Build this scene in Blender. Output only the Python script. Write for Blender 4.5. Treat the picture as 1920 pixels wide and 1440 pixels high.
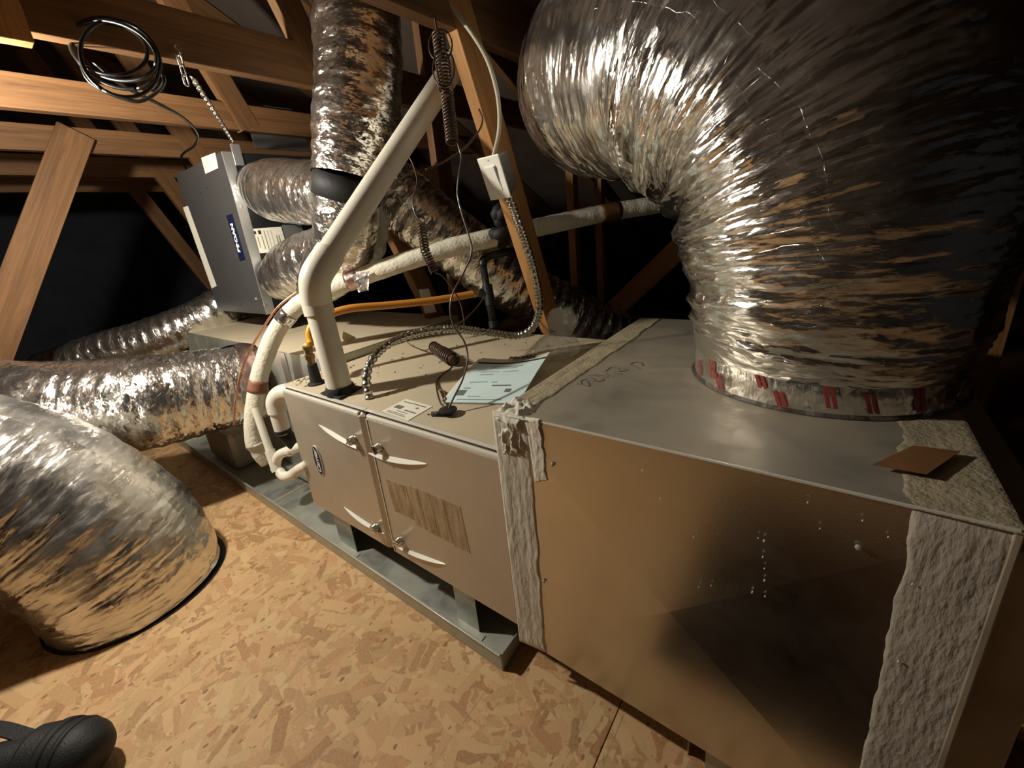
import bpy, bmesh, math, random
import numpy as np
from mathutils import Vector, Matrix, Quaternion
random.seed(7)
for o in list(bpy.data.objects): bpy.data.objects.remove(o, do_unlink=True)
S = bpy.context.scene
COL = S.collection

# ------------------------------------------------------------------ camera (solved from the furnace and plenum edges)
RX = Vector((0.7852031, 0.6100622, -0.1062083))
DN = Vector((0.1099815, -0.3061793, -0.9455995))
FW = Vector((-0.6093932, 0.7308067, -0.3075085))
CC = Vector((1.288944, -0.519579, 0.95965))
FPX, CX, CY = 780.94, 922.91, 681.55
cam = bpy.data.cameras.new('camera'); camo = bpy.data.objects.new('camera', cam); COL.objects.link(camo)
cam.sensor_fit = 'HORIZONTAL'; cam.sensor_width = 36.0; cam.lens = FPX / 1920 * 36.0
cam.shift_x = (960 - CX) / 1920; cam.shift_y = -(720 - CY) / 1920
cam.clip_start = 0.02; cam.clip_end = 50
camo.matrix_world = Matrix(((RX.x, -DN.x, -FW.x, CC.x), (RX.y, -DN.y, -FW.y, CC.y), (RX.z, -DN.z, -FW.z, CC.z), (0, 0, 0, 1)))
S.camera = camo

# ------------------------------------------------------------------ world, exposure
w = bpy.data.worlds.new('attic_dark'); S.world = w; w.use_nodes = True
w.node_tree.nodes['Background'].inputs[0].default_value = (0.55, 0.65, 0.85, 1)
w.node_tree.nodes['Background'].inputs[1].default_value = 0.004
S.view_settings.view_transform = 'Standard'; S.view_settings.look = 'None'
S.view_settings.gamma = 1.0; S.view_settings.use_curve_mapping = False
S.view_settings.exposure = 1.15
LAMP = Vector((-0.27, -0.49, 1.35))
LAMP_W = 30.0

# ------------------------------------------------------------------ pixel -> place helpers
def ray(u, v): return FW + RX * ((u - CX) / FPX) + DN * ((v - CY) / FPX)
def at(u, v, d): return CC + ray(u, v) * d
def onz(u, v, z): r = ray(u, v); return CC + r * ((z - CC.z) / r.z)
def ony(u, v, y): r = ray(u, v); return CC + r * ((y - CC.y) / r.y)
def onx(u, v, x): r = ray(u, v); return CC + r * ((x - CC.x) / r.x)

# ------------------------------------------------------------------ materials
def nt(name):
    m = bpy.data.materials.new(name); m.use_nodes = True
    n = m.node_tree.nodes; l = m.node_tree.links
    return m, n, l, n['Principled BSDF']
def rgb(h):
    h = h.lstrip('#'); c = [int(h[i:i+2], 16)/255 for i in (0, 2, 4)]
    return tuple((x/12.92 if x <= .04045 else ((x+.055)/1.055)**2.4) for x in c) + (1,)
def plain(name, col, rough=.5, metal=0., noise=0., nscale=30., bump=0., bscale=200., spec=.5, stretch=(1, 1, 1), coat=0.):
    m, n, l, b = nt(name)
    col = rgb(col) if isinstance(col, str) else col
    b.inputs['Base Color'].default_value = col; b.inputs['Roughness'].default_value = rough
    b.inputs['Metallic'].default_value = metal; b.inputs['Specular IOR Level'].default_value = spec
    if coat: b.inputs['Coat Weight'].default_value = coat
    tc = n.new('ShaderNodeTexCoord'); mp = n.new('ShaderNodeMapping'); mp.inputs['Scale'].default_value = stretch
    l.new(tc.outputs['Object'], mp.inputs['Vector'])
    if noise:
        nz = n.new('ShaderNodeTexNoise'); nz.inputs['Scale'].default_value = nscale; nz.inputs['Detail'].default_value = 6
        nz.inputs['Roughness'].default_value = .65
        l.new(mp.outputs[0], nz.inputs['Vector'])
        r = n.new('ShaderNodeValToRGB'); r.color_ramp.elements[0].position = .3; r.color_ramp.elements[1].position = .7
        r.color_ramp.elements[0].color = tuple(c*(1-noise) for c in col[:3]) + (1,)
        r.color_ramp.elements[1].color = tuple(min(1, c*(1+noise)) for c in col[:3]) + (1,)
        l.new(nz.outputs['Fac'], r.inputs[0]); l.new(r.outputs[0], b.inputs['Base Color'])
    if bump:
        nz2 = n.new('ShaderNodeTexNoise'); nz2.inputs['Scale'].default_value = bscale; nz2.inputs['Detail'].default_value = 4
        l.new(mp.outputs[0], nz2.inputs['Vector'])
        bp = n.new('ShaderNodeBump'); bp.inputs['Strength'].default_value = bump; bp.inputs['Distance'].default_value = .004
        l.new(nz2.outputs['Fac'], bp.inputs['Height']); l.new(bp.outputs[0], b.inputs['Normal'])
    return m
def math_(n, l, op, a, b=None, c=None):
    x = n.new('ShaderNodeMath'); x.operation = op
    for i, v in enumerate((a, b, c)):
        if v is None: continue
        if isinstance(v, (int, float)): x.inputs[i].default_value = v
        else: l.new(v, x.inputs[i])
    return x.outputs[0]

def mat_foil(name, col=(.82, .80, .76, 1), rough=.17, sa=70, sc=26, k=.55, scrim=0., metal=.97):
    """crinkled aluminised film: many small facets with their own tilt, UV in metres"""
    m, n, l, b = nt(name)
    b.inputs['Base Color'].default_value = col; b.inputs['Metallic'].default_value = metal
    b.inputs['Roughness'].default_value = rough
    uv = n.new('ShaderNodeUVMap')
    nz = n.new('ShaderNodeTexNoise'); nz.inputs['Scale'].default_value = 9; nz.inputs['Detail'].default_value = 3
    l.new(uv.outputs[0], nz.inputs['Vector'])
    mixv = n.new('ShaderNodeVectorMath'); mixv.operation = 'MULTIPLY_ADD'
    l.new(nz.outputs['Color'], mixv.inputs[0]); mixv.inputs[1].default_value = (.05, .05, 0); l.new(uv.outputs[0], mixv.inputs[2])
    att = n.new('ShaderNodeAttribute'); att.attribute_name = 'crinkle'
    geo = n.new('ShaderNodeNewGeometry'); nrm = geo.outputs['Normal']
    for (fx, fy, kk) in ((sa, sc, k), (sa*2.7, sc*3.2, k*.7)):
        mp = n.new('ShaderNodeMapping'); mp.inputs['Scale'].default_value = (fx, fy, 1); l.new(mixv.outputs[0], mp.inputs['Vector'])
        vo = n.new('ShaderNodeTexVoronoi'); vo.voronoi_dimensions = '2D'; vo.inputs['Scale'].default_value = 1
        l.new(mp.outputs[0], vo.inputs['Vector'])
        sub = n.new('ShaderNodeVectorMath'); sub.operation = 'SUBTRACT'; l.new(vo.outputs['Color'], sub.inputs[0]); sub.inputs[1].default_value = (.5, .5, .5)
        sc_ = n.new('ShaderNodeVectorMath'); sc_.operation = 'SCALE'; l.new(sub.outputs[0], sc_.inputs[0]); l.new(math_(n, l, 'MULTIPLY', att.outputs['Fac'], kk), sc_.inputs['Scale'])
        ma = n.new('ShaderNodeVectorMath'); ma.operation = 'ADD'; l.new(sc_.outputs[0], ma.inputs[0]); l.new(nrm, ma.inputs[1])
        no = n.new('ShaderNodeVectorMath'); no.operation = 'NORMALIZE'; l.new(ma.outputs[0], no.inputs[0]); nrm = no.outputs[0]
    nz3 = n.new('ShaderNodeTexNoise'); nz3.inputs['Scale'].default_value = 55; nz3.inputs['Detail'].default_value = 5
    mp3 = n.new('ShaderNodeMapping'); mp3.inputs['Scale'].default_value = (2.2, .6, 1); l.new(uv.outputs[0], mp3.inputs['Vector']); l.new(mp3.outputs[0], nz3.inputs['Vector'])
    h = nz3.outputs['Fac']
    if scrim:
        sx = n.new('ShaderNodeSeparateXYZ'); l.new(mixv.outputs[0], sx.inputs[0])
        for o_, per in ((0, .024), (1, .028)):
            f = math_(n, l, 'FRACT', math_(n, l, 'DIVIDE', sx.outputs[o_], per))
            d = math_(n, l, 'ABSOLUTE', math_(n, l, 'SUBTRACT', f, .5))
            line = math_(n, l, 'LESS_THAN', d, .035)
            h = math_(n, l, 'ADD', h, math_(n, l, 'MULTIPLY', line, scrim))
    bp = n.new('ShaderNodeBump'); bp.inputs['Strength'].default_value = .35; bp.inputs['Distance'].default_value = .004
    l.new(h, bp.inputs['Height']); l.new(nrm, bp.inputs['Normal']); l.new(bp.outputs[0], b.inputs['Normal'])
    # slight dust variation
    nz4 = n.new('ShaderNodeTexNoise'); nz4.inputs['Scale'].default_value = 14; l.new(uv.outputs[0], nz4.inputs['Vector'])
    mr = n.new('ShaderNodeMapRange'); mr.inputs[1].default_value = .3; mr.inputs[2].default_value = .7
    mr.inputs[3].default_value = rough*.7; mr.inputs[4].default_value = rough*1.7
    l.new(nz4.outputs['Fac'], mr.inputs[0]); l.new(mr.outputs[0], b.inputs['Roughness'])
    return m

def mat_osb(name):
    m, n, l, b = nt(name)
    tc = n.new('ShaderNodeTexCoord')
    nzw = n.new('ShaderNodeTexNoise'); nzw.inputs['Scale'].default_value = 25; l.new(tc.outputs['Object'], nzw.inputs['Vector'])
    wv = n.new('ShaderNodeVectorMath'); wv.operation = 'MULTIPLY_ADD'; l.new(nzw.outputs['Color'], wv.inputs[0]); wv.inputs[1].default_value = (.012, .012, 0)
    l.new(tc.outputs['Object'], wv.inputs[2])
    best = None; val = None; hue = None
    layers = [(8, 11, 38), (37, 9, 30), (68, 12, 42), (98, 10, 34), (131, 11, 36), (161, 8, 28), (20, 24, 90), (85, 22, 80), (145, 28, 96)]
    for i, (ang, sl, sw) in enumerate(layers):
        rot = n.new('ShaderNodeMapping'); rot.inputs['Rotation'].default_value = (0, 0, math.radians(ang)); rot.inputs['Location'].default_value = (i*1.37, i*.71, 0)
        l.new(wv.outputs[0], rot.inputs['Vector'])
        mp = n.new('ShaderNodeMapping'); mp.inputs['Scale'].default_value = (sl, sw, 1); l.new(rot.outputs[0], mp.inputs['Vector'])
        vo = n.new('ShaderNodeTexVoronoi'); vo.voronoi_dimensions = '2D'; vo.inputs['Scale'].default_value = 1; vo.inputs['Randomness'].default_value = .9
        vo.distance = 'CHEBYCHEV'
        l.new(mp.outputs[0], vo.inputs['Vector'])
        sp = n.new('ShaderNodeSeparateColor'); l.new(vo.outputs['Color'], sp.inputs[0])
        inside = math_(n, l, 'LESS_THAN', vo.outputs['Distance'], .40)
        hgt = math_(n, l, 'MULTIPLY', math_(n, l, 'SUBTRACT', sp.outputs[0], .22 if i > 5 else 0.), inside)
        if best is None: best, val, hue = hgt, sp.outputs[1], sp.outputs[2]
        else:
            g = math_(n, l, 'GREATER_THAN', hgt, best)
            def mx(a_, b_):
                x = n.new('ShaderNodeMix'); x.data_type = 'FLOAT'; l.new(g, x.inputs[0]); l.new(a_, x.inputs[2]); l.new(b_, x.inputs[3]); return x.outputs[0]
            val, hue = mx(val, sp.outputs[1]), mx(hue, sp.outputs[2]); best = math_(n, l, 'MAXIMUM', best, hgt)
    # grain noise
    nz = n.new('ShaderNodeTexNoise'); nz.inputs['Scale'].default_value = 160; nz.inputs['Detail'].default_value = 6; nz.inputs['Roughness'].default_value = .7
    l.new(tc.outputs['Object'], nz.inputs['Vector'])
    v2 = math_(n, l, 'ADD', math_(n, l, 'MULTIPLY', val, .55), math_(n, l, 'MULTIPLY', nz.outputs['Fac'], .52))
    r = n.new('ShaderNodeValToRGB'); e = r.color_ramp.elements
    e[0].position = .12; e[0].color = (.24, .135, .06, 1); e[1].position = .95; e[1].color = (.70, .49, .27, 1)
    for p, c in ((.30, (.44, .27, .135, 1)), (.48, (.55, .365, .19, 1)), (.70, (.62, .43, .235, 1))):
        x = e.new(p); x.color = c
    l.new(v2, r.inputs[0])
    mixc = n.new('ShaderNodeMix'); mixc.data_type = 'RGBA'; mixc.blend_type = 'MULTIPLY'
    hr = n.new('ShaderNodeValToRGB'); hr.color_ramp.elements[0].color = (1.0, .86, .78, 1); hr.color_ramp.elements[1].color = (1, 1, .93, 1)
    l.new(hue, hr.inputs[0]); mixc.inputs[0].default_value = 1; l.new(r.outputs[0], mixc.inputs[6]); l.new(hr.outputs[0], mixc.inputs[7])
    # dark wafer edges and specks
    vs = n.new('ShaderNodeTexVoronoi'); vs.inputs['Scale'].default_value = 34; vs.voronoi_dimensions = '2D'
    mps = n.new('ShaderNodeMapping'); mps.inputs['Scale'].default_value = (1, .55, 1); mps.inputs['Rotation'].default_value = (0, 0, .6); l.new(wv.outputs[0], mps.inputs[0]); l.new(mps.outputs[0], vs.inputs['Vector'])
    sps = n.new('ShaderNodeSeparateColor'); l.new(vs.outputs['Color'], sps.inputs[0])
    spk = math_(n, l, 'MULTIPLY', math_(n, l, 'LESS_THAN', vs.outputs['Distance'], math_(n, l, 'MULTIPLY', sps.outputs[1], .13)), math_(n, l, 'GREATER_THAN', sps.outputs[0], .6))
    mxs = n.new('ShaderNodeMix'); mxs.data_type = 'RGBA'; l.new(math_(n, l, 'MULTIPLY', spk, .75), mxs.inputs[0]); l.new(mixc.outputs[2], mxs.inputs[6]); mxs.inputs[7].default_value = (.16, .085, .035, 1); mixc = mxs
    # printed layout lines, pale green grey
    sx = n.new('ShaderNodeSeparateXYZ'); l.new(tc.outputs['Object'], sx.inputs[0])
    f = math_(n, l, 'FRACT', math_(n, l, 'DIVIDE', math_(n, l, 'ADD', sx.outputs[0], .115), .2032))
    d = math_(n, l, 'ABSOLUTE', math_(n, l, 'SUBTRACT', f, .5)); ln = math_(n, l, 'LESS_THAN', d, .006)
    wear = n.new('ShaderNodeTexNoise'); wear.inputs['Scale'].default_value = 22; l.new(tc.outputs['Object'], wear.inputs['Vector'])
    ln = math_(n, l, 'MULTIPLY', ln, math_(n, l, 'MULTIPLY', math_(n, l, 'GREATER_THAN', wear.outputs['Fac'], .47), .55))
    mix2 = n.new('ShaderNodeMix'); mix2.data_type = 'RGBA'; l.new(ln, mix2.inputs[0]); l.new(mixc.outputs[2], mix2.inputs[6]); mix2.inputs[7].default_value = (.22, .22, .13, 1)
    l.new(mix2.outputs[2], b.inputs['Base Color'])
    b.inputs['Roughness'].default_value = .62; b.inputs['Specular IOR Level'].default_value = .35
    bp = n.new('ShaderNodeBump'); bp.inputs['Strength'].default_value = .5; bp.inputs['Distance'].default_value = .0022
    l.new(math_(n, l, 'ADD', best, math_(n, l, 'MULTIPLY', nz.outputs['Fac'], .3)), bp.inputs['Height']); l.new(bp.outputs[0], b.inputs['Normal'])
    return m

def mat_wood(name, c1, c2, rough=.65):
    m, n, l, b = nt(name)
    tc = n.new('ShaderNodeTexCoord'); mp = n.new('ShaderNodeMapping'); mp.inputs['Scale'].default_value = (1.2, 26, 26)
    l.new(tc.outputs['Object'], mp.inputs['Vector'])
    nz = n.new('ShaderNodeTexNoise'); nz.inputs['Scale'].default_value = 1.6; nz.inputs['Detail'].default_value = 8; nz.inputs['Roughness'].default_value = .7
    nz.inputs['Distortion'].default_value = .8
    l.new(mp.outputs[0], nz.inputs['Vector'])
    r = n.new('ShaderNodeValToRGB'); r.color_ramp.elements[0].position = .32; r.color_ramp.elements[1].position = .68
    r.color_ramp.elements[0].color = rgb(c1); r.color_ramp.elements[1].color = rgb(c2)
    l.new(nz.outputs['Fac'], r.inputs[0]); l.new(r.outputs[0], b.inputs['Base Color'])
    b.inputs['Roughness'].default_value = rough; b.inputs['Specular IOR Level'].default_value = .25
    bp = n.new('ShaderNodeBump'); bp.inputs['Strength'].default_value = .25; bp.inputs['Distance'].default_value = .002
    l.new(nz.outputs['Fac'], bp.inputs['Height']); l.new(bp.outputs[0], b.inputs['Normal'])
    return m

def mat_metal(name, col, rough, dust=0., dustcol='#b3a284', metal=1., scale=6, spangle=0.):
    """sheet metal with blotchy wear and a thin layer of settled dust (dust shows on its own noise pattern)"""
    m, n, l, b = nt(name)
    col = rgb(col) if isinstance(col, str) else col
    tc = n.new('ShaderNodeTexCoord')
    nz = n.new('ShaderNodeTexNoise'); nz.inputs['Scale'].default_value = scale; nz.inputs['Detail'].default_value = 8; nz.inputs['Roughness'].default_value = .7
    l.new(tc.outputs['Object'], nz.inputs['Vector'])
    mix = n.new('ShaderNodeMix'); mix.data_type = 'RGBA'; mix.inputs[6].default_value = col; mix.inputs[7].default_value = rgb(dustcol)
    mr = n.new('ShaderNodeMapRange'); mr.inputs[1].default_value = .35; mr.inputs[2].default_value = .7; mr.inputs[3].default_value = max(0, dust-.25); mr.inputs[4].default_value = min(1, dust+.2) if dust else .08
    l.new(nz.outputs['Fac'], mr.inputs[0]); l.new(mr.outputs[0], mix.inputs[0]); l.new(mix.outputs[2], b.inputs['Base Color'])
    l.new(math_(n, l, 'MULTIPLY', math_(n, l, 'SUBTRACT', 1., mr.outputs[0]), metal), b.inputs['Metallic'])
    l.new(math_(n, l, 'ADD', math_(n, l, 'MULTIPLY', mr.outputs[0], .5), rough), b.inputs['Roughness'])
    nz2 = n.new('ShaderNodeTexNoise'); nz2.inputs['Scale'].default_value = 420; l.new(tc.outputs['Object'], nz2.inputs['Vector'])
    bp = n.new('ShaderNodeBump'); bp.inputs['Strength'].default_value = .05; bp.inputs['Distance'].default_value = .001
    l.new(nz2.outputs['Fac'], bp.inputs['Height']); l.new(bp.outputs[0], b.inputs['Normal'])
    return m

M = {}
M['osb'] = mat_osb('osb_strand_board')
M['osb2'] = M['osb']
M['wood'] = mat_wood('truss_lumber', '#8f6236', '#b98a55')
M['wood_dimmed'] = mat_wood('truss_lumber_dimmed', '#553b25', '#7d5a38')  # lumber colour darkened to tone down the lamp light on chords and webs
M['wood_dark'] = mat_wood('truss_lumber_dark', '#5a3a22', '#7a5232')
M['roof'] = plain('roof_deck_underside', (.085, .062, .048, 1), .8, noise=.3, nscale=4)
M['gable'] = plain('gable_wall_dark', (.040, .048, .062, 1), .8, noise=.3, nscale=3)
M['foil'] = mat_foil('duct_foil', rough=.17, sa=120, sc=44, k=.62)
M['foil_scrim'] = mat_foil('duct_foil_scrim', rough=.15, sa=110, sc=26, k=.55, scrim=.32)
M['foil_smooth'] = mat_foil('duct_foil_loose', rough=.24, sa=80, sc=22, k=.42, metal=.93)
M['foil_tape'] = mat_foil('foil_tape', rough=.22, sa=60, sc=50, k=.3)
M['tape_pink'] = plain('printed_foil_tape', (.60, .42, .38, 1), .3, 1., noise=.25, nscale=25, bump=.4, bscale=60)
M['galv'] = mat_metal('galvanised_plenum', (.60, .565, .49, 1), .22, 0., scale=5)
M['galv_pan'] = mat_metal('galvanised_pan', (.52, .54, .49, 1), .42, .28, dustcol='#9a9a86', scale=7)
M['galv_dust'] = mat_metal('galvanised_dusty', (.55, .53, .48, 1), .3, .55, scale=8)
M['galv_top'] = mat_metal('plenum_top_dusty', (.50, .485, .43, 1), .28, .55, dustcol='#a39378', scale=6)
M['furn_door'] = mat_metal('furnace_door_enamel', (.52, .48, .41, 1), .30, .30, dustcol='#b29e7c', metal=.7, scale=4)
M['furn_top'] = mat_metal('furnace_top_dust', (.50, .47, .40, 1), .4, .85, dustcol='#c8b898', metal=.5, scale=11)
M['rail'] = plain('furnace_rail', (.74, .72, .64, 1), .3, .15)
M['dark_seam'] = plain('dark_gap', '#1c1814', .7)
M['mastic'] = plain('duct_mastic', '#dcd6c6', .7, noise=.10, nscale=24, bump=.4, bscale=160, stretch=(1, 1, .35))
M['mastic_dust'] = plain('duct_mastic_dusty', '#a89b80', .85, noise=.22, nscale=30, bump=.6, bscale=160)
M['pvc'] = plain('white_pvc', '#e6e0d0', .35, noise=.05, nscale=12)
M['insul'] = plain('white_line_insulation', '#ded9c6', .75, noise=.06, nscale=20, bump=.7, bscale=110)
M['black_rubber'] = plain('black_rubber', '#151515', .68, bump=.3, bscale=60)
M['black_iron'] = plain('black_iron_pipe', '#2b2e30', .45, .5, noise=.3)
M['yellow'] = plain('yellow_gas_jacket', '#d39a1c', .4)
M['orange'] = plain('orange_gas_jacket', '#c9842f', .45)
M['brass'] = plain('brass_fitting', (.45, .33, .17, 1), .35, 1.)
M['conduit'] = plain('flex_metal_conduit', (.62, .60, .54, 1), .28, 1.)
M['wire_brown'] = plain('brown_thermostat_wire', '#4f3a2e', .4, coat=.3)
M['wire_white'] = plain('white_cable', '#b9b2a0', .5)
M['wire_black'] = plain('black_cable', '#101010', .3)
M['copper'] = plain('copper_tube', (.50, .24, .14, 1), .35, .9)
M['white_plastic'] = plain('white_plastic', '#e8e6dc', .35)
M['steel_box'] = plain('steel_box', (.45, .44, .42, 1), .4, .9)
M['erv_front'] = plain('ventilator_grey_panel', '#4c4b4b', .45, .2, noise=.08, nscale=9)
M['erv_black'] = plain('ventilator_black_case', '#1d2023', .4, .1, noise=.2, nscale=14)
M['alu'] = plain('aluminium_strip', (.62, .63, .62, 1), .35, .8)
M['navy'] = plain('navy_badge', '#141d3c', .35)
M['white_paint'] = plain('white_print', '#eeece6', .5)
M['paper_white'] = plain('paper_label', '#e9e4d2', .7, noise=.04, nscale=60)
M['paper_blue'] = plain('blue_manual_paper', '#d2e9e9', .7, noise=.06, nscale=15)
M['ink'] = plain('grey_print', '#6f7270', .7)
M['ink_dark'] = plain('dark_print', '#2a2b2b', .7)
M['red_print'] = plain('red_tape_print', '#97403a', .5)
M['marker'] = plain('marker_ink', '#5d4f3c', .7)
M['brown_tape'] = plain('brown_tape', '#8d5c48', .5, noise=.2, nscale=30)
M['mastic_dimmed'] = plain('duct_mastic_dimmed', '#b3ab9d', .75, noise=.12, nscale=24, bump=.5, bscale=150, stretch=(1, 1, .35))  # right joint mastic, colour darkened for the weaker light at that end
M['chain'] = plain('steel_chain', (.60, .57, .52, 1), .28, 1.)
M['cardboard'] = plain('brown_tape_tag', '#7d5733', .6, noise=.15, nscale=20)
M['bag_black'] = plain('black_nylon', '#17181b', .6, bump=.3, bscale=300)
M['grime'] = plain('faded_decal', '#8d7658', .6, .3, noise=.22, nscale=35)
M['plate'] = plain('truss_plate', (.5, .5, .47, 1), .45, .9, noise=.2)
def mat_clear():
    m, n, l, b = nt('clear_plastic_bag')
    b.inputs['Base Color'].default_value = (.92, .92, .88, 1); b.inputs['Roughness'].default_value = .12
    b.inputs['Alpha'].default_value = .34; b.inputs['Coat Weight'].default_value = .6; b.inputs['Specular IOR Level'].default_value = 1.0
    tc = n.new('ShaderNodeTexCoord'); vo = n.new('ShaderNodeTexVoronoi'); vo.inputs['Scale'].default_value = 45; l.new(tc.outputs['Object'], vo.inputs['Vector'])
    bp = n.new('ShaderNodeBump'); bp.inputs['Strength'].default_value = .8; bp.inputs['Distance'].default_value = .01
    l.new(vo.outputs['Distance'], bp.inputs['Height']); l.new(bp.outputs[0], b.inputs['Normal'])
    return m
M['clear'] = mat_clear()

# ------------------------------------------------------------------ object helpers
BASE = {}
def tag(o, label=None, cat=None, group=None, kind=None):
    if label: o['label'] = label
    if cat: o['category'] = cat
    if group: o['group'] = group
    if kind: o['kind'] = kind
    return o
def thing(name, label, cat, loc, group=None, kind=None):
    o = bpy.data.objects.new(name, None); COL.objects.link(o); o.empty_display_size = .05
    o.location = Vector(loc); BASE[o.name] = Vector(loc)
    return tag(o, label, cat, group, kind)

class MB:
    def __init__(s): s.v = []; s.f = []; s.uv = None
    def add(s, v, f):
        k = len(s.v); s.v += [Vector(x) for x in v]; s.f += [[i + k for i in q] for q in f]; return s
    def box(s, a, b):
        x0, y0, z0 = a; x1, y1, z1 = b
        return s.add([(x0,y0,z0),(x1,y0,z0),(x1,y1,z0),(x0,y1,z0),(x0,y0,z1),(x1,y0,z1),(x1,y1,z1),(x0,y1,z1)],
                     [(0,3,2,1),(4,5,6,7),(0,1,5,4),(1,2,6,5),(2,3,7,6),(3,0,4,7)])
    def obb(s, c, ax, ay, az):
        c = Vector(c); ax, ay, az = Vector(ax), Vector(ay), Vector(az)
        vs = [c + ax*i + ay*j + az*k for k in (-1, 1) for (i, j) in ((-1,-1),(1,-1),(1,1),(-1,1))]
        return s.add(vs, [(0,3,2,1),(4,5,6,7),(0,1,5,4),(1,2,6,5),(2,3,7,6),(3,0,4,7)])
    def prism(s, poly, d):
        """poly: 3D points of one face; extruded by vector d"""
        n = len(poly); d = Vector(d); P = [Vector(p) for p in poly]
        return s.add(P + [p + d for p in P], [list(range(n))[::-1], list(range(n, 2*n))] + [[i, (i+1) % n, n+(i+1) % n, n+i] for i in range(n)])
    def tube(s, pts, r, n=12, cap=True):
        """pts: list of points, r: number or list"""
        P = [Vector(p) for p in pts]; m = len(P)
        R = [r]*m if isinstance(r, (int, float)) else list(r)
        fr = frames(P); V = []
        for i in range(m):
            t, a, b_ = fr[i]
            for j in range(n):
                th = 2*math.pi*j/n; V.append(P[i] + (a*math.cos(th) + b_*math.sin(th))*R[i])
        F = [[i*n+j, i*n+(j+1) % n, (i+1)*n+(j+1) % n, (i+1)*n+j] for i in range(m-1) for j in range(n)]
        if cap: F += [list(range(n))[::-1], [(m-1)*n+j for j in range(n)]]
        return s.add(V, F)
    def lathe(s, c, axis, prof, n=20):
        """prof: list of (dist along axis, radius)"""
        c = Vector(c); ax = Vector(axis).normalized()
        return s.tube([c + ax*h for h, r in prof], [max(r, 1e-5) for h, r in prof], n)
    def build(s, name, mat, parent=None, smooth=False, bevel=0., base=None, label=None):
        me = bpy.data.meshes.new(name)
        if parent is not None: B = BASE[parent.name]
        elif base is not None: B = Vector(base)
        else:
            xs = [v.x for v in s.v]; ys = [v.y for v in s.v]; zs = [v.z for v in s.v]
            B = Vector(((min(xs)+max(xs))/2, (min(ys)+max(ys))/2, min(zs)))
        me.from_pydata([v - B for v in s.v], [], s.f)
        bm = bmesh.new(); bm.from_mesh(me); bmesh.ops.recalc_face_normals(bm, faces=bm.faces); bm.to_mesh(me); bm.free()
        o = bpy.data.objects.new(name, me); COL.objects.link(o); me.materials.append(M[mat] if isinstance(mat, str) else mat)
        if smooth is True:
            for p in me.polygons: p.use_smooth = True
        elif smooth:
            for p in me.polygons: p.use_smooth = True
            me.set_sharp_from_angle(angle=math.radians(smooth))
        if parent is not None: o.parent = parent
        else: o.location = B
        BASE[o.name] = B
        if bevel:
            md = o.modifiers.new('edge', 'BEVEL'); md.width = bevel; md.segments = 2; md.limit_method = 'ANGLE'; md.angle_limit = math.radians(40)
        if label: o['label'] = label
        return o

def frames(P):
    m = len(P); T = []
    for i in range(m):
        t = (P[min(i+1, m-1)] - P[max(i-1, 0)])
        T.append(t.normalized() if t.length > 1e-9 else Vector((0, 0, 1)))
    a = T[0].orthogonal().normalized(); out = []
    for i in range(m):
        if i:
            q = T[i-1].rotation_difference(T[i]); a = q @ a
        a = (a - T[i]*a.dot(T[i])).normalized(); out.append((T[i], a, T[i].cross(a)))
    return out
def spline(pts, step=.01):
    """Catmull-Rom through points, resampled to about `step`"""
    P = [Vector(p) for p in pts]; P = [P[0]*2-P[1]] + P + [P[-1]*2-P[-2]]; out = []
    for i in range(1, len(P)-2):
        p0, p1, p2, p3 = P[i-1:i+3]; n = max(2, int((p2-p1).length/step*1.1)+1)
        for k in range(n):
            t = k/n
            out.append(.5*((2*p1) + (p2-p0)*t + (2*p0-5*p1+4*p2-p3)*t*t + (3*p1-p0-3*p2+p3)*t**3))
    out.append(P[-2]); return out

# numpy noise -------------------------------------------------------
def _h(ix, iy, seed):
    n = (ix.astype(np.int64)*374761393 + iy.astype(np.int64)*668265263 + seed*1442695041) & 0x7fffffff
    n = ((n ^ (n >> 13))*1274126177) & 0x7fffffff
    return ((n ^ (n >> 16)) & 0xffff)/65535.
def vn(x, y, seed=0, per=None):
    ix = np.floor(x); iy = np.floor(y); fx = x-ix; fy = y-iy; fx = fx*fx*(3-2*fx); fy = fy*fy*(3-2*fy)
    w_ = (lambda k: np.mod(k, per)) if per else (lambda k: k)
    a = _h(ix, w_(iy), seed); b = _h(ix+1, w_(iy), seed); c = _h(ix, w_(iy+1), seed); d = _h(ix+1, w_(iy+1), seed)
    return (a*(1-fx)+b*fx)*(1-fy) + (c*(1-fx)+d*fx)*fy
def fbm(x, y, seed=0, per=None, o=4):
    s_ = 0; a = .5
    for i in range(o):
        s_ = s_ + a*vn(x*2**i, y*2**i, seed+i*17, per*2**i if per else None); a *= .5
    return s_
def ridge(x, y, seed=0, per=None, o=3):
    s_ = 0; a = .55
    for i in range(o):
        s_ = s_ + a*(1-np.abs(2*vn(x*2**i, y*2**i, seed+i*31, per*2**i if per else None)-1)); a *= .5
    return s_

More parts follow.
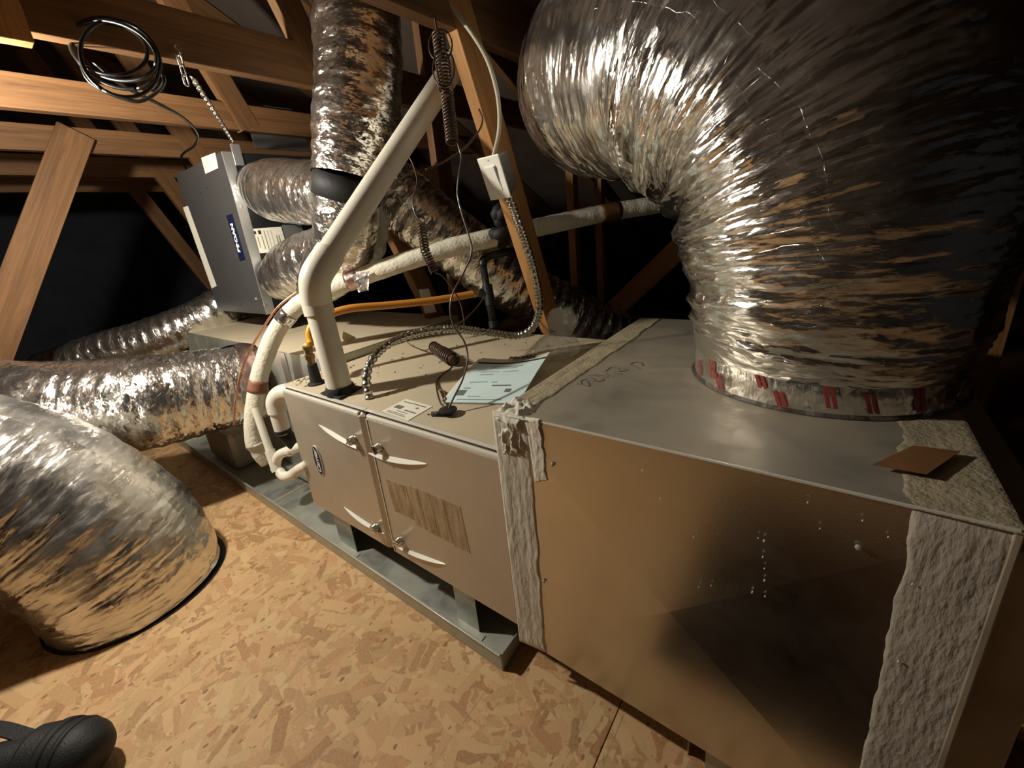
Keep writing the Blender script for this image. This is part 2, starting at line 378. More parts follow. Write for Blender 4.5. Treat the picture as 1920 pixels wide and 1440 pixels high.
def foil_duct(pts, rad, name, mat, parent, seed=1, step=.006, nth=150, pitch=.05, rib=.004, wr=.006, lump=.012, bend=.035, kx=42, ky=5, twist=.0, base=None, ends=(1, 1), cr=(.35, .5, 1.)):
    """flexible insulated duct: swept sleeve with wire ribs, gathered folds on the inside of bends and random creases"""
    C = spline(pts, step); m = len(C)
    P = np.array([tuple(c) for c in C]); seg = np.r_[0, np.linalg.norm(np.diff(P, axis=0), axis=1)]; s = np.cumsum(seg)
    fr = frames(C); A = np.array([tuple(f[1]) for f in fr]); B_ = np.array([tuple(f[2]) for f in fr]); T = np.array([tuple(f[0]) for f in fr])
    if callable(rad): R = np.array([rad(x/s[-1]) for x in s])
    elif isinstance(rad, (int, float)): R = np.full(m, rad)
    else: R = np.interp(s/s[-1], np.linspace(0, 1, len(rad)), rad)
    # curvature vector, smoothed
    k = 12; K = np.zeros_like(P)
    for i in range(m):
        a, b = max(0, i-k), min(m-1, i+k)
        K[i] = (T[b]-T[a])/max(1e-6, s[b]-s[a])
    th = np.linspace(0, 2*np.pi, nth+1)
    TH, SS = np.meshgrid(th, s); 
    N = A[:, None, :]*np.cos(TH)[..., None] + B_[:, None, :]*np.sin(TH)[..., None]
    comp = np.clip((N*K[:, None, :]).sum(-1)*R[:, None], 0, 1)      # 0 outside, 1 tight inside of bend
    u = TH/(2*np.pi)
    ph = SS/pitch + u
    warp = .35*fbm(SS*9, u*4, seed+90, 4)
    d = -rib*np.sin(np.pi*ph)**2*(1+.0*comp)
    d = d + lump*(fbm(SS*5, u*4, seed, 4, 3)-.45)
    slant = SS*kx + twist*u
    wv = ridge(slant + 3.*warp, u*ky, seed+5, ky, 3) - .55
    mask = np.clip(fbm(SS*4, u*3, seed+40, 3, 2)*2.2-.55, .15, 1)
    d = d + wr*wv*mask*(.5 + 1.6*comp)
    w2 = 1-np.abs(2*vn(SS*kx*.42 + warp*2, u*ky*.8, seed+7, max(1, int(ky*.8)))-1)
    d = d + bend*comp*(w2**1.5-.45)
    w3 = ridge(SS*kx*2.3+warp*5, u*ky*4, seed+12, ky*4, 2)-.5
    d = d + wr*.35*w3
    # settle at the clamped ends
    e = np.minimum(1, np.minimum((s+1e-3)/.05 if ends[0] else 1+s, (s[-1]-s+1e-3)/.05 if ends[1] else 1+s))[:, None]
    RR = R[:, None] + d*e
    X = P[:, None, :] + N*RR[..., None]
    X[:, -1] = X[:, 0]
    Bv = np.array(tuple(BASE[parent.name])) if parent else np.array(tuple(base if base is not None else C[0]))
    V = (X-Bv).reshape(-1, 3); W = nth+1
    idx = np.arange(m*W).reshape(m, W)
    F = np.stack([idx[:-1, :-1], idx[:-1, 1:], idx[1:, 1:], idx[1:, :-1]], -1).reshape(-1, 4)
    me = bpy.data.meshes.new(name)
    me.vertices.add(len(V)); me.vertices.foreach_set('co', V.astype(np.float32).ravel())
    me.loops.add(F.size); me.loops.foreach_set('vertex_index', F.astype(np.int32).ravel())
    me.polygons.add(len(F)); me.polygons.foreach_set('loop_start', np.arange(0, F.size, 4, dtype=np.int32))
    uvl = me.uv_layers.new(name='UVMap')
    UV = np.stack([SS, u*2*np.pi*R[:, None]], -1).reshape(-1, 2)
    me.update(calc_edges=True)
    uvl.data.foreach_set('uv', UV[F.ravel()].astype(np.float32).ravel())
    CRK = np.clip(cr[0] + cr[1]*np.clip(fbm(SS*7, u*5, seed+70, 5, 3)*2.4-.75, 0, 1) + cr[2]*comp, 0, 1.3)
    at_ = me.attributes.new('crinkle', 'FLOAT', 'POINT'); at_.data.foreach_set('value', CRK.astype(np.float32).ravel())
    for p in me.polygons: p.use_smooth = True
    me.set_sharp_from_angle(angle=math.radians(38))
    me.materials.append(M[mat])
    o = bpy.data.objects.new(name, me); COL.objects.link(o)
    if parent: o.parent = parent; BASE[o.name] = BASE[parent.name]
    else: o.location = Vector(Bv); BASE[o.name] = Vector(Bv)
    return o
def uv_planar(o, ax=0, ay=2):
    me = o.data; uvl = me.uv_layers.new(name='UVMap')
    at_ = me.attributes.new('crinkle', 'FLOAT', 'POINT'); at_.data.foreach_set('value', [.8]*len(me.vertices))
    for lp in me.loops:
        c = me.vertices[lp.vertex_index].co; uvl.data[lp.index].uv = (c[ax], c[ay] + c[3-ax-ay]*.37)

def text(s, size, org, xd, yd, mat, parent, name='lettering', shear=0., align='CENTER', bold=0.):
    cu = bpy.data.curves.new('t', 'FONT'); cu.body = s; cu.size = size; cu.shear = shear; cu.align_x = align; cu.align_y = 'CENTER'; cu.offset = bold
    to = bpy.data.objects.new('t', cu); COL.objects.link(to); bpy.context.view_layer.update()
    me = bpy.data.meshes.new_from_object(to.evaluated_get(bpy.context.evaluated_depsgraph_get())); bpy.data.objects.remove(to); bpy.data.curves.remove(cu)
    xd = Vector(xd).normalized(); yd = Vector(yd).normalized(); zd = xd.cross(yd)
    B = BASE[parent.name]
    for v in me.vertices: v.co = Vector(org) + xd*v.co.x + yd*v.co.y + zd*.0006 - B
    me.name = name; me.materials.clear(); me.materials.append(M[mat]); o = bpy.data.objects.new(name, me); COL.objects.link(o); o.parent = parent; BASE[o.name] = B
    return o
def board(name, p0, p1, w_, t_, face, mat, parent, bevel=.002):
    """lumber from p0 to p1; w_ wide along `face`'s perpendicular, t_ thick along `face`; its own axes so that the grain runs along it"""
    p0, p1 = Vector(p0), Vector(p1); x = (p1-p0).normalized(); z = Vector(face); z = (z - x*z.dot(x)).normalized(); y = z.cross(x); L = (p1-p0).length
    mb = MB().box((-L/2, -w_/2, -t_/2), (L/2, w_/2, t_/2))
    me = bpy.data.meshes.new(name); me.from_pydata(mb.v, [], mb.f); me.materials.append(M[mat])
    o = bpy.data.objects.new(name, me); COL.objects.link(o)
    c = (p0+p1)/2 - (BASE[parent.name] if parent else Vector((0, 0, 0)))
    if parent: o.parent = parent
    o.matrix_basis = Matrix(((x.x, y.x, z.x, c.x), (x.y, y.y, z.y, c.y), (x.z, y.z, z.z, c.z), (0, 0, 0, 1)))
    BASE[o.name] = (p0+p1)/2
    md = o.modifiers.new('edge', 'BEVEL'); md.width = bevel; md.segments = 2
    return o
def strip_mesh(corners, nu, nv, hfun, nrm):
    """height field patch over quad corners (A,B,C,D); hfun(u,v)->height; edges fall to -0.001"""
    A, B, C_, D = [Vector(c) for c in corners]; nrm = Vector(nrm).normalized(); mb = MB(); V = []
    for i in range(nu+1):
        for j in range(nv+1):
            a = i/nu; b = j/nv; h, du = hfun(a, b)
            p = (A*(1-a)+B*a)*(1-b-du) + (D*(1-a)+C_*a)*(b+du)
            V.append(p + nrm*h)
    F = [[i*(nv+1)+j, (i+1)*(nv+1)+j, (i+1)*(nv+1)+j+1, i*(nv+1)+j+1] for i in range(nu) for j in range(nv)]
    return mb.add(V, F)
def n2(x, y, s=0): return float(fbm(np.array([x]), np.array([y]), s)[0])

# ================================================================== LAMP (bare bulb on a cord, just outside the frame on the left)
def mat_emit(name, col, st):
    m, n, l, b = nt(name); b.inputs['Emission Color'].default_value = col; b.inputs['Emission Strength'].default_value = st
    b.inputs['Base Color'].default_value = (.8, .8, .8, 1); return m
def lamp():
    r = .032; A = 4*math.pi*r*r
    M['bulb'] = mat_emit('lit_bulb', (1.0, .93, .80, 1), LAMP_W/(A*math.pi))
    t = thing('light_bulb', 'bare lit light bulb hanging on a black cord from the roof ridge', 'light bulb', LAMP + Vector((0, 0, -.035)))
    MB().lathe(LAMP, (0, 0, 1), [(-.032, .002), (-.029, .014), (-.02, .025), (0, .032), (.018, .027), (.034, .016), (.044, .013)], 20).build('bulb', 'bulb', t, True)
    MB().lathe(LAMP + Vector((0, 0, .044)), (0, 0, 1), [(0, .016), (.002, .020), (.045, .020), (.055, .008)], 18).build('socket', 'black_rubber', t, 40)
    MB().tube([LAMP + Vector((0, 0, .095)), LAMP + Vector((.002, 0, .5)), LAMP + Vector((0, 0, .82))], .004, 8).build('cord', 'wire_black', t, True)
lamp()

# ================================================================== SETTING
FX0, FX1 = -5.2, 4.2; RIDGE_Y, RIDGE_Z, SL = .1, 2.5, .5
HX0, HX1, HY0, HY1 = 1.07, 1.75, -1.10, -.16          # attic hatch the picture was taken from, below the frame
fl = MB()
for a, b in (((FX0, -4.6), (HX0, 4.9)), ((HX1, -4.6), (FX1, 4.9)), ((HX0, -4.6), (HX1, HY0)), ((HX0, HY1), (HX1, 4.9))):
    fl.box((a[0], a[1], -.06), (b[0], b[1], -.0125))
fl = tag(fl.build('floor', 'wood_dark', base=(0, 0, 0)), kind='structure')
sheets = [(x0, x1, y0, y1) for x0, x1 in ((-3.83, -1.391), (-1.389, 1.049)) for y0, y1 in ((-2.36, -1.142), (-1.14, .078), (.08, 1.298))]
sheets += [(1.051, 3.49, .08, 1.298), (1.051, 1.069, -1.14, -.161), (1.751, 3.49, -1.14, .078), (1.051, 1.749, -.159, .078), (1.051, 3.49, -2.36, -1.142)]
for i, (x0, x1, y0, y1) in enumerate(sheets):
    o = MB().box((x0, y0, -.012), (x1, y1, 0)).build('osb_sheet', 'osb', fl, bevel=.001)
    # own origin so that every sheet shows other flakes
    c = Vector((1.7*i, .9*i, 0)) if i != 4 else Vector((0, 0, 0))
    for v in o.data.vertices: v.co -= c
    o.location = c
for k, (a, b) in enumerate((((HX0-.02, HY0-.02, -.9), (HX0, HY1+.02, -.013)), ((HX1, HY0-.02, -.9), (HX1+.02, HY1+.02, -.013)), ((HX0, HY0-.02, -.9), (HX1, HY0, -.013)), ((HX0, HY1, -.9), (HX1, HY1+.02, -.013)), ((HX0-.02, HY0-.02, -.92), (HX1+.02, HY1+.02, -.9)))):
    tag(MB().box(a, b).build('trim_%d' % (k+1), 'wood_dark'), kind='structure')
ce = thing('ceiling', None, None, (0, RIDGE_Y, RIDGE_Z), kind='structure')
for sgn, yl in ((-1, -4.6), (1, 4.9)):
    ze = RIDGE_Z - SL*abs(yl-RIDGE_Y)
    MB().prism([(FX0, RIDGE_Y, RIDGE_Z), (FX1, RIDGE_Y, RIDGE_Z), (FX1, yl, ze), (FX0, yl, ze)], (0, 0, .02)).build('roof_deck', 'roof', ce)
for nm, y in (('wall_back', 4.88), ('wall_front', -4.6)):
    tag(MB().box((FX0, y, -.06), (FX1, y+.02, .3)).build(nm, 'roof'), kind='structure')
for nm, x in (('wall_left', FX0), ('wall_right', FX1)):
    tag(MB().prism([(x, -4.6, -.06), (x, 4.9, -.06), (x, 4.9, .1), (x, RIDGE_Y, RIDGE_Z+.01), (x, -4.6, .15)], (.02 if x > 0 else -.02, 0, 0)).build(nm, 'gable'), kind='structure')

# trusses stand in planes of constant x, 0.61 m apart
def web_y(z): return .80 - (z-.60)*.395
def rafter_z(y): return RIDGE_Z - SL*abs(y-RIDGE_Y) - .06
def truss(x, label, parts, chord_z=1.46, chord_h=.10, mat='wood_dimmed'):
    t = thing('roof_truss', label, 'roof truss', (x, .4, 0), 'wooden roof trusses over the furnace')
    wmat = mat
    for p in parts:
        mat = wmat if p in ('web', 'post') else 'wood_dimmed'
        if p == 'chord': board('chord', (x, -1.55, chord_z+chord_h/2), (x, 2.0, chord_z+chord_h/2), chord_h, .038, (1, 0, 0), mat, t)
        if p == 'rafters':
            board('rafter', (x, RIDGE_Y, rafter_z(RIDGE_Y)), (x, 4.4, rafter_z(4.4)), .089, .038, (1, 0, 0), mat, t)
            board('rafter', (x, RIDGE_Y, rafter_z(RIDGE_Y)), (x, -4.2, rafter_z(-4.2)), .089, .038, (1, 0, 0), mat, t)
        if p == 'web':
            board('web', (x+.001, web_y(.0), .0), (x+.001, web_y(2.24), 2.24), .089, .038, (1, 0, 0), mat, t)
        if p == 'web_up':
            board('web', (x+.001, web_y(1.47), 1.47), (x+.001, web_y(2.24), 2.24), .089, .038, (1, 0, 0), mat, t)
        if p == 'brace':
            board('brace', (x+.03, -.92, .02), (x+.03, -.0, 1.54), .12, .038, (1, 0, 0), mat, t)
        if p == 'post': board('post', (x+.001, .97, 0), (x+.001, .97, 2.0), .089, .038, (1, 0, 0), mat, t)
    return t
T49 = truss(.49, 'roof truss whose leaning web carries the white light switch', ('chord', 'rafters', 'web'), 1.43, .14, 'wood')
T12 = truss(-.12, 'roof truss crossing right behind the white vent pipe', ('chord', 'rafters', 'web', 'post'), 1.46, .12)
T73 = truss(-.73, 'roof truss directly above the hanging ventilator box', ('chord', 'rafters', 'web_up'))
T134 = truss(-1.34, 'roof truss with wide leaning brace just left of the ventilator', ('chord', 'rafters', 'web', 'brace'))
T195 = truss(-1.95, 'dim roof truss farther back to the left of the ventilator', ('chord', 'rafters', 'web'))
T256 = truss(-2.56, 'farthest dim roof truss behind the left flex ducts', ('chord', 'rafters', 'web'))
p_ = onx(6, 76, -.081); board('scab_block', (-.081, p_.y, p_.z), (-.081, p_.y, p_.z+.42), .089, .038, (1, 0, 0), 'wood', T12)
# white paper label stapled on the web behind the orange gas line
wl = [onx(u, v, -.098) for u, v in ((785, 543), (804, 541), (818, 585), (797, 588))]
MB().prism(wl, (.0008, 0, 0)).build('lumber_label', 'paper_white', T12)

def post(p0, p1, w_, t_, face, label, mat='wood', name='wooden_post'):
    t = thing(name, label, 'wooden post', p0); board('stud', p0, p1, w_, t_, face, mat, t); return t
a = at(1083, 590, 2.38); post((a.x, a.y, 0), (a.x, a.y, 2.0), .089, .038, (1, .2, 0), 'vertical wooden stud seen left of its twin under the big duct')
a = at(1130, 590, 2.50); post((a.x, a.y, 0), (a.x, a.y, 1.9), .089, .038, (1, .2, 0), 'vertical wooden stud seen right of its twin under the big duct')
a = onz(1800, 640, .95); 
post((1.575, .93, 0), (1.585, .93, 2.0), .10, .038, (-.35, 1, 0), 'wooden stud at the far right behind the plenum')
p0, p1 = at(1120, 610, 2.12), at(1300, 440, 1.77)
d_ = (p0-p1).normalized(); p0 = p0 + d_*(p0.z/ -d_.z)
t = thing('wooden_brace', 'bright diagonal wooden brace behind the elbow of the big duct', 'wooden brace', (p0.x, p0.y, 0)); board('stud', p0, p1 + (p1-p0).normalized()*.1, .089, .038, FW, 'wood', t)

# ================================================================== DRAIN PAN
PX0, PX1, PY0, PY1 = -1.46, .805, -.023, .88
t = thing('drain_pan', 'long galvanised drain pan on the floor under furnace and coil', 'drain pan', ((PX0+PX1)/2, .4, 0))
MB().box((PX0, PY0, .001), (PX1, PY1, .004)).build('pan_floor', 'galv_pan', t)
for a, b in (((PX0, PY0-.002, .001), (PX1, PY0, .05)), ((PX0, PY1, .001), (PX1, PY1+.002, .05)), ((PX1, PY0, .001), (PX1+.002, PY1, .05)), ((PX0-.002, PY0, .001), (PX0, PY1, .05))):
    MB().box(a, b).build('rim', 'galv_pan', t)
MB().box((PX0, PY0-.006, .046), (PX1, PY0+.001, .051)).build('rolled_edge', 'galv_pan', t, bevel=.001)
MB().box((-.375, PY0, .004), (-.365, PY1, .007)).build('lap_seam', 'galv_dust', t)
# sheet metal stands in the pan
def stand(u0, v0, u1, v1, label):
    x0 = ony(u0, v0, .02).x; x1 = ony(u1, v1, .02).x
    t = thing('sheet_metal_stand', label, 'stand', ((x0+x1)/2, .05, .004), 'stands holding up the furnace')
    MB().box((x0, .018, .005), (x1, .020, .1425)).build('front_plate', 'galv_pan', t)
    MB().box((x0, .020, .005), (x0+.002, .70, .1425)).build('side_plate', 'galv_pan', t)
    MB().box((x0, -.018, .0045), (x1+.02, .018, .0065)).build('foot', 'galv_pan', t)
    MB().box((x0, .02, .140), (x1, .70, .1425)).build('top_flange', 'galv_pan', t)
stand(626, 965, 658, 985, 'sheet metal stand under the left end of the furnace')
stand(851, 1104, 891, 1126, 'sheet metal stand under the right end of the furnace')

# ================================================================== FURNACE
FL, FD, Z0, Z1 = .85, .74, .144, .57
xs = ony(682, 772, 0).x
t = FUR = thing('furnace', 'grey-brown horizontal gas furnace with two front doors and dusty top', 'furnace', (FL/2, FD/2, Z0))
MB().box((.0, .013, Z0), (FL, FD, Z1-.0015)).build('casing', 'furn_door', t, bevel=.0015)
top = MB().box((.0, .012, Z1-.0015), (FL, FD, Z1)).build('dusty_top', 'furn_top', t)
MB().box((.0, .001, Z1-.002), (xs-.002, .013, Z1)).build('top_rail', 'rail', t, bevel=.0006)
MB().box((xs+.001, .001, Z1-.002), (FL-.001, .013, Z1)).build('top_rail', 'rail', t, bevel=.0006)
def door(x0, x1, side):
    """pressed door: flat front at y=0, bevelled along the top, and along its inner edge for the left one"""
    zb, zt = Z0-.003, Z1-.011; b = .012; e = .024 if side == 'L' else .004
    V = [(x0, 0, zb), (x1-e, 0, zb), (x1-e, 0, zt-b), (x0, 0, zt-b),          # front
         (x0, .0125, zt), (x1-e*.6, .0125, zt),                               # top back
         (x1, .0125, zb), (x1, .0125, zt-b), (x0, .0125, zb)]
    F = [(0, 1, 2, 3), (3, 2, 5, 4), (1, 6, 7, 2), (2, 7, 5), (0, 3, 4, 8), (0, 8, 6, 1), (8, 4, 5, 7, 6)]
    return MB().add(V, F).build('door', 'furn_door', t, bevel=.001)
dl = door(.003, xs-.003, 'L'); dr = door(xs+.003, FL-.002, 'R')
MB().box((.003, -.0005, Z1-.0245), (xs-.028, .011, Z1-.0112)).build('door_top_bead', 'rail', dl, bevel=.004)
MB().box((xs+.004, -.0005, Z1-.0245), (FL-.003, .011, Z1-.0112)).build('door_top_bead', 'rail', dr, bevel=.004)
MB().box((xs-.003, .004, Z0), (xs+.003, .013, Z1-.004)).build('door_gap', 'dark_seam', t)
MB().box((xs+.003, -.002, Z0), (xs+.006, .004, Z1-.024)).build('door_edge', 'rail', dr)
def swoosh(pts, thick, par):
    """embossed crescent: sharp crest low, sloping back up to the door face"""
    P = [ony(u, v, -.0002) for u, v in pts]; C = spline(P, .006); n = len(C); V = []; F = []
    for i, c in enumerate(C):
        k = i/(n-1); h = thick*max(.03, math.sin(math.pi*min(.97, max(.03, k)))**.6)
        V += [c + Vector((0, 0, -h*.35)), c + Vector((0, -.009*h/thick, 0)), c + Vector((0, 0, h))]
    for i in range(n-1):
        for a, b in ((0, 1), (1, 2), (2, 0)): F.append([i*3+a, i*3+b, (i+1)*3+b, (i+1)*3+a])
    F += [[0, 1, 2], [3*n-1, 3*n-2, 3*n-3]]
    MB().add(V, F).build('embossed_swoosh', 'rail', par)
swoosh([(599, 797), (622, 812), (648, 828), (679, 845)], .009, dl)
swoosh([(692, 850), (720, 859), (760, 867), (800, 870)], .010, dr)
swoosh([(646, 951), (672, 971), (698, 988), (721, 1001)], .007, dl)
swoosh([(744, 1025), (775, 1037), (805, 1048), (836, 1058)], .006, dr)
def knob(u, v, par, rot):
    c = ony(u, v, 0)
    k = MB().lathe(c + Vector((0, .0, 0)), (0, -1, 0), [(0, .008), (.004, .008), (.005, .013), (.017, .012), (.0185, .010)], 18).build('latch_knob', 'conduit', par, 35)
    d = Vector((math.cos(rot), 0, math.sin(rot)))
    MB().obb(c + Vector((0, -.019, 0)), d*.0115, (0, .0035, 0), Vector((0, 1, 0)).cross(d)*.0022).build('grip', 'conduit', k, bevel=.0008)
knob(665, 823, dl, .6); knob(713, 838, dr, -1.0); knob(707, 987, dl, .5); knob(752, 1012, dr, .4)
# oval badge, lettered upwards as the cabinet lies on its side
bc = ony(597, 863, -.001); bv = MB(); nn = 32
def oval(a, b, y, name, mat, par):
    MB().prism([(bc.x + a*math.cos(2*math.pi*i/nn), y, bc.z + b*math.sin(2*math.pi*i/nn)) for i in range(nn)], (0, .003, 0)).build(name, mat, par, bevel=.0006)
oval(.0225, .052, -.0035, 'badge', 'white_paint', dl); oval(.0205, .050, -.0042, 'badge_field', 'navy', dl)
text('Carrier', .027, (bc.x+.001, -.0044, bc.z), (0, 0, 1), (-1, 0, 0), 'white_paint', dl, shear=.25, bold=.0006)
# faded instruction decal on the right door
dq = [ony(u, v, -.0006) for u, v in ((722, 893), (862, 948), (872, 1022), (742, 968))]
def decal_mat():
    m, n, l, b = nt('faded_instruction_print'); tc = n.new('ShaderNodeTexCoord')
    nz = n.new('ShaderNodeTexNoise'); nz.inputs['Scale'].default_value = 1; nz.inputs['Detail'].default_value = 7
    mp = n.new('ShaderNodeMapping'); mp.inputs['Scale'].default_value = (95, 1, 14); l.new(tc.outputs['Object'], mp.inputs[0]); l.new(mp.outputs[0], nz.inputs['Vector'])
    n3 = n.new('ShaderNodeTexNoise'); n3.inputs['Scale'].default_value = 190; l.new(tc.outputs['Object'], n3.inputs['Vector'])
    r = n.new('ShaderNodeValToRGB'); r.color_ramp.elements[0].position = .36; r.color_ramp.elements[0].color = rgb('#8a6e4e'); r.color_ramp.elements[1].position = .62; r.color_ramp.elements[1].color = rgb('#b3a184')
    l.new(math_(n, l, 'ADD', math_(n, l, 'MULTIPLY', nz.outputs[0], .75), math_(n, l, 'MULTIPLY', n3.outputs[0], .25)), r.inputs[0]); l.new(r.outputs[0], b.inputs['Base Color']); b.inputs['Roughness'].default_value = .5; b.inputs['Metallic'].default_value = .3
    return m
M['decal'] = decal_mat()
ex = (dq[1]-dq[0]); ez = (dq[3]-dq[0])
cols = [(0, .30, .05, .86), (.31, .47, 0, .97), (.48, .62, .0, 1.0), (.63, .80, .0, 1.0), (.81, 1.0, .02, 1.04)]
for a0, a1, b0, b1 in cols:
    MB().prism([dq[0]+ex*a0+ez*b0, dq[0]+ex*a1+ez*b0, dq[0]+ex*a1+ez*b1, dq[0]+ex*a0+ez*b1], (0, .0005, 0)).build('printed_decal', 'decal', dr)
# labels on the top
lq = [onz(u, v, Z1+.0008) for u, v in ((716, 771), (761, 748), (811, 762), (765, 789))]
lab = MB().prism(lq, (0, 0, .0005)).build('rating_label', 'paper_white', t)
lx = (lq[2]-lq[1]).normalized(); ly = (lq[1]-lq[0]).normalized(); lc = (lq[0]+lq[2])/2
W = (lq[2]-lq[1]).length; H = (lq[1]-lq[0]).length
for (a0, b0, w_, h_) in ((.08, .80, .34, .05), (.40, .82, .5, .05), (.10, .36, .26, .20), (.50, .36, .42, .06), (.34, .24, .40, .03), (.12, .12, .62, .03), (.12, .05, .7, .03)):
    p = lq[0] + lx*W*a0 + ly*H*b0 + Vector((0, 0, .0007))
    MB().prism([p, p+lx*W*w_, p+lx*W*w_+ly*H*h_, p+ly*H*h_], (0, 0, .0002)).build('print', 'ink', lab)
# dust clumps and grit on top (joined: too many to count)
mb = MB()
for i in range(150):
    if i < 70: x = random.uniform(.005, .10); y = random.uniform(.02, .22)
    else: x = random.uniform(.02, .83); y = random.uniform(.02, .7)
    s_ = random.uniform(.0012, .0038); a = random.random()*6
    mb.obb((x, y, Z1+s_*.4), (s_*math.cos(a), s_*math.sin(a), 0), (-s_*.7*math.sin(a), s_*.7*math.cos(a), 0), (0, 0, s_*.5))
o = mb.build('dust_grit', 'mastic_dust', t); o['kind'] = 'stuff'
# standing yellow-white tag behind the vent pipe
q = [onz(655, 658, Z1+.001), onz(668, 645, Z1+.001)]; 
tg = thing('paper_tag', 'small pale yellow paper tag standing behind the white vent pipe', 'paper tag', (q[0]+q[1])/2)
M['tag'] = plain('pale_yellow_card', '#f3e6b4', .7)
MB().prism([q[0], q[1], q[1]+Vector((-.02, .02, .02)), q[0]+Vector((-.05, .02, .07)), q[0]+Vector((-.03, .0, .05))], (.0005, .001, 0)).build('card', 'tag', tg)
text('A', .02, q[0]+Vector((-.006, -.002, .022)), (q[1]-q[0]), (-.3, .2, .8), 'ink', tg)

# ================================================================== COIL CABINET + SUPPLY PLENUM
CY0 = .165; CZ = .600
t = COIL = thing('coil_cabinet', 'dusty galvanised coil cabinet joined to the left end of the furnace', 'coil cabinet', (-.32, .47, .004))
MB().box((-.62, CY0, .03), (-.004, .83, CZ-.001)).build('cabinet', 'galv_pan', t, bevel=.002)
MB().box((-.62, CY0, CZ-.001), (-.004, .83, CZ)).build('dusty_top', 'furn_top', t)
MB().box((-.335, CY0-.004, .05), (-.29, CY0-.0005, CZ-.004)).build('corner_flange', 'steel_box', t)
MB().box((-.60, CY0+.04, .004), (-.03, .80, .03)).build('foot_rail', 'galv_pan', t)
MB().box((-.60, CY0-.03, .03), (-.04, CY0-.001, .05)).build('drain_lip', 'galv_pan', t, bevel=.004)
t = SUP = thing('supply_plenum', 'dusty galvanised supply plenum at the far left feeding the flex ducts', 'supply plenum', (-1.05, .47, .004))
MB().box((-1.48, CY0+.01, .03), (-.622, .83, CZ-.001)).build('plenum_body', 'galv_pan', t, bevel=.002)
MB().box((-1.48, CY0+.01, CZ-.001), (-.622, .83, CZ+.002)).build('dusty_top', 'furn_top', t, bevel=.001)
MB().box((-1.44, CY0+.05, .004), (-.66, .80, .03)).build('foot_rail', 'galv_pan', t)
MB().box((-1.10, .02, .006), (-.78, CY0+.009, .20)).build('lower_boot', 'galv_dust', t, bevel=.03)
strip = strip_mesh([(-1.487, CY0+.01, CZ+.002), (-1.487, .6, CZ+.002), (-1.44, .6, CZ+.002), (-1.44, CY0+.01, CZ+.002)], 30, 6, lambda a, b: (.0015+.004*n2(a*20, b*3, 4), .3*(n2(a*9, 0, 6)-.45)), (0, 0, 1)).build('mastic_bead', 'mastic', t, True)

# ================================================================== RETURN PLENUM (right)
QX0, QX1, QY0, QY1, QZ0, QZ1 = .852, 1.454, .010, .761, .092, .645
t = PLN = thing('return_plenum', 'large galvanised return plenum with cross-broken front and grey mastic corners', 'plenum', ((QX0+QX1)/2, (QY0+QY1)/2, QZ0))
MB().box((QX0, QY0+.001, QZ0), (QX1, QY1, QZ1-.002)).build('plenum_body', 'galv', t, bevel=.0015)
c = ((QX0+QX1)/2, QY0-.0095, (QZ0+QZ1)/2)
fv = [(QX0, QY0, QZ0), (QX1, QY0, QZ0), (QX1, QY0, QZ1), (QX0, QY0, QZ1), c]
for i in range(4):
    MB().add([fv[i], fv[(i+1) % 4], fv[4], Vector(fv[i])+Vector((0, .0008, 0)), Vector(fv[(i+1) % 4])+Vector((0, .0008, 0)), Vector(c)+Vector((0, .0008, 0))],
             [(0, 1, 2), (5, 4, 3), (0, 3, 4, 1), (1, 4, 5, 2), (2, 5, 3, 0)]).build('cross_broken_panel', 'galv', t)
MB().box((QX0, QY0, QZ1-.002), (QX1, QY1, QZ1)).build('top_sheet', 'galv_top', t, bevel=.001)
MB().box((QX0, QY0-.003, QZ1-.0015), (QX1, QY0, QZ1+.0012)).build('folded_edge', 'rail', t)
MB().box((QX1, QY0+.045, QZ0+.02), (QX1+.06, QY1-.04, QZ1-.05)).build('end_flange', 'galv_dust', t, bevel=.002)
MB().box((QX1-.004, QY0-.004, QZ0), (QX1+.003, QY0+.045, QZ1)).build('end_drive_cleat', 'galv_dust', t, bevel=.0015)
def edge_noise(seed, h0, amp, ragged, fade=.05, drop=0.):
    def f(a, b):
        hh = h0 + amp*.4*n2(a*14, b*5, seed) + amp*.35*(n2(a*2.5, b*20, seed+3)-.3)
        ed = min(1, min(b, 1-b)/fade) * min(1, min(a, 1-a)/.02)
        if drop and b > .86: hh -= drop*((b-.86)/.14)**1.5
        return (hh*ed - .0004, ragged*(n2(a*14, 0, seed+9)-.45)*(1 if b > .5 else .25)*(b))
    return f
# brushed mastic: front left joint, its extra smear, dusty top left edge, front right joint, right top edge
strip_mesh([(QX0-.008, -.0015, QZ1-.003), (QX0-.006, -.0015, QZ0+.004), (QX0+.058, QY0-.001, QZ0+.002), (QX0+.064, QY0-.001, QZ1-.004)], 110, 24, edge_noise(3, .002, .005, .16, .04), (0, -1, 0)).build('mastic_joint', 'mastic', t, True)
strip_mesh([ony(u, v, QY0-.001) for u, v in ((985, 782), (1004, 905), (1030, 900), (1014, 785))], 50, 12, edge_noise(8, .003, .006, .22), (0, -1, 0)).build('mastic_smear', 'mastic', t, True)
strip_mesh([(QX0-.008, QY0-.006, QZ1), (QX0-.008, QY1, QZ1), (QX0+.06, QY1, QZ1), (QX0+.05, QY0-.004, QZ1)], 110, 22, edge_noise(21, .001, .006, .22), (0, 0, 1)).build('mastic_joint', 'mastic_dust', t, True)
MB().box((QX0-.004, QY0, Z1-.005), (QX0, QY1, QZ1-.001)).build('mastic_side', 'mastic_dust', t)
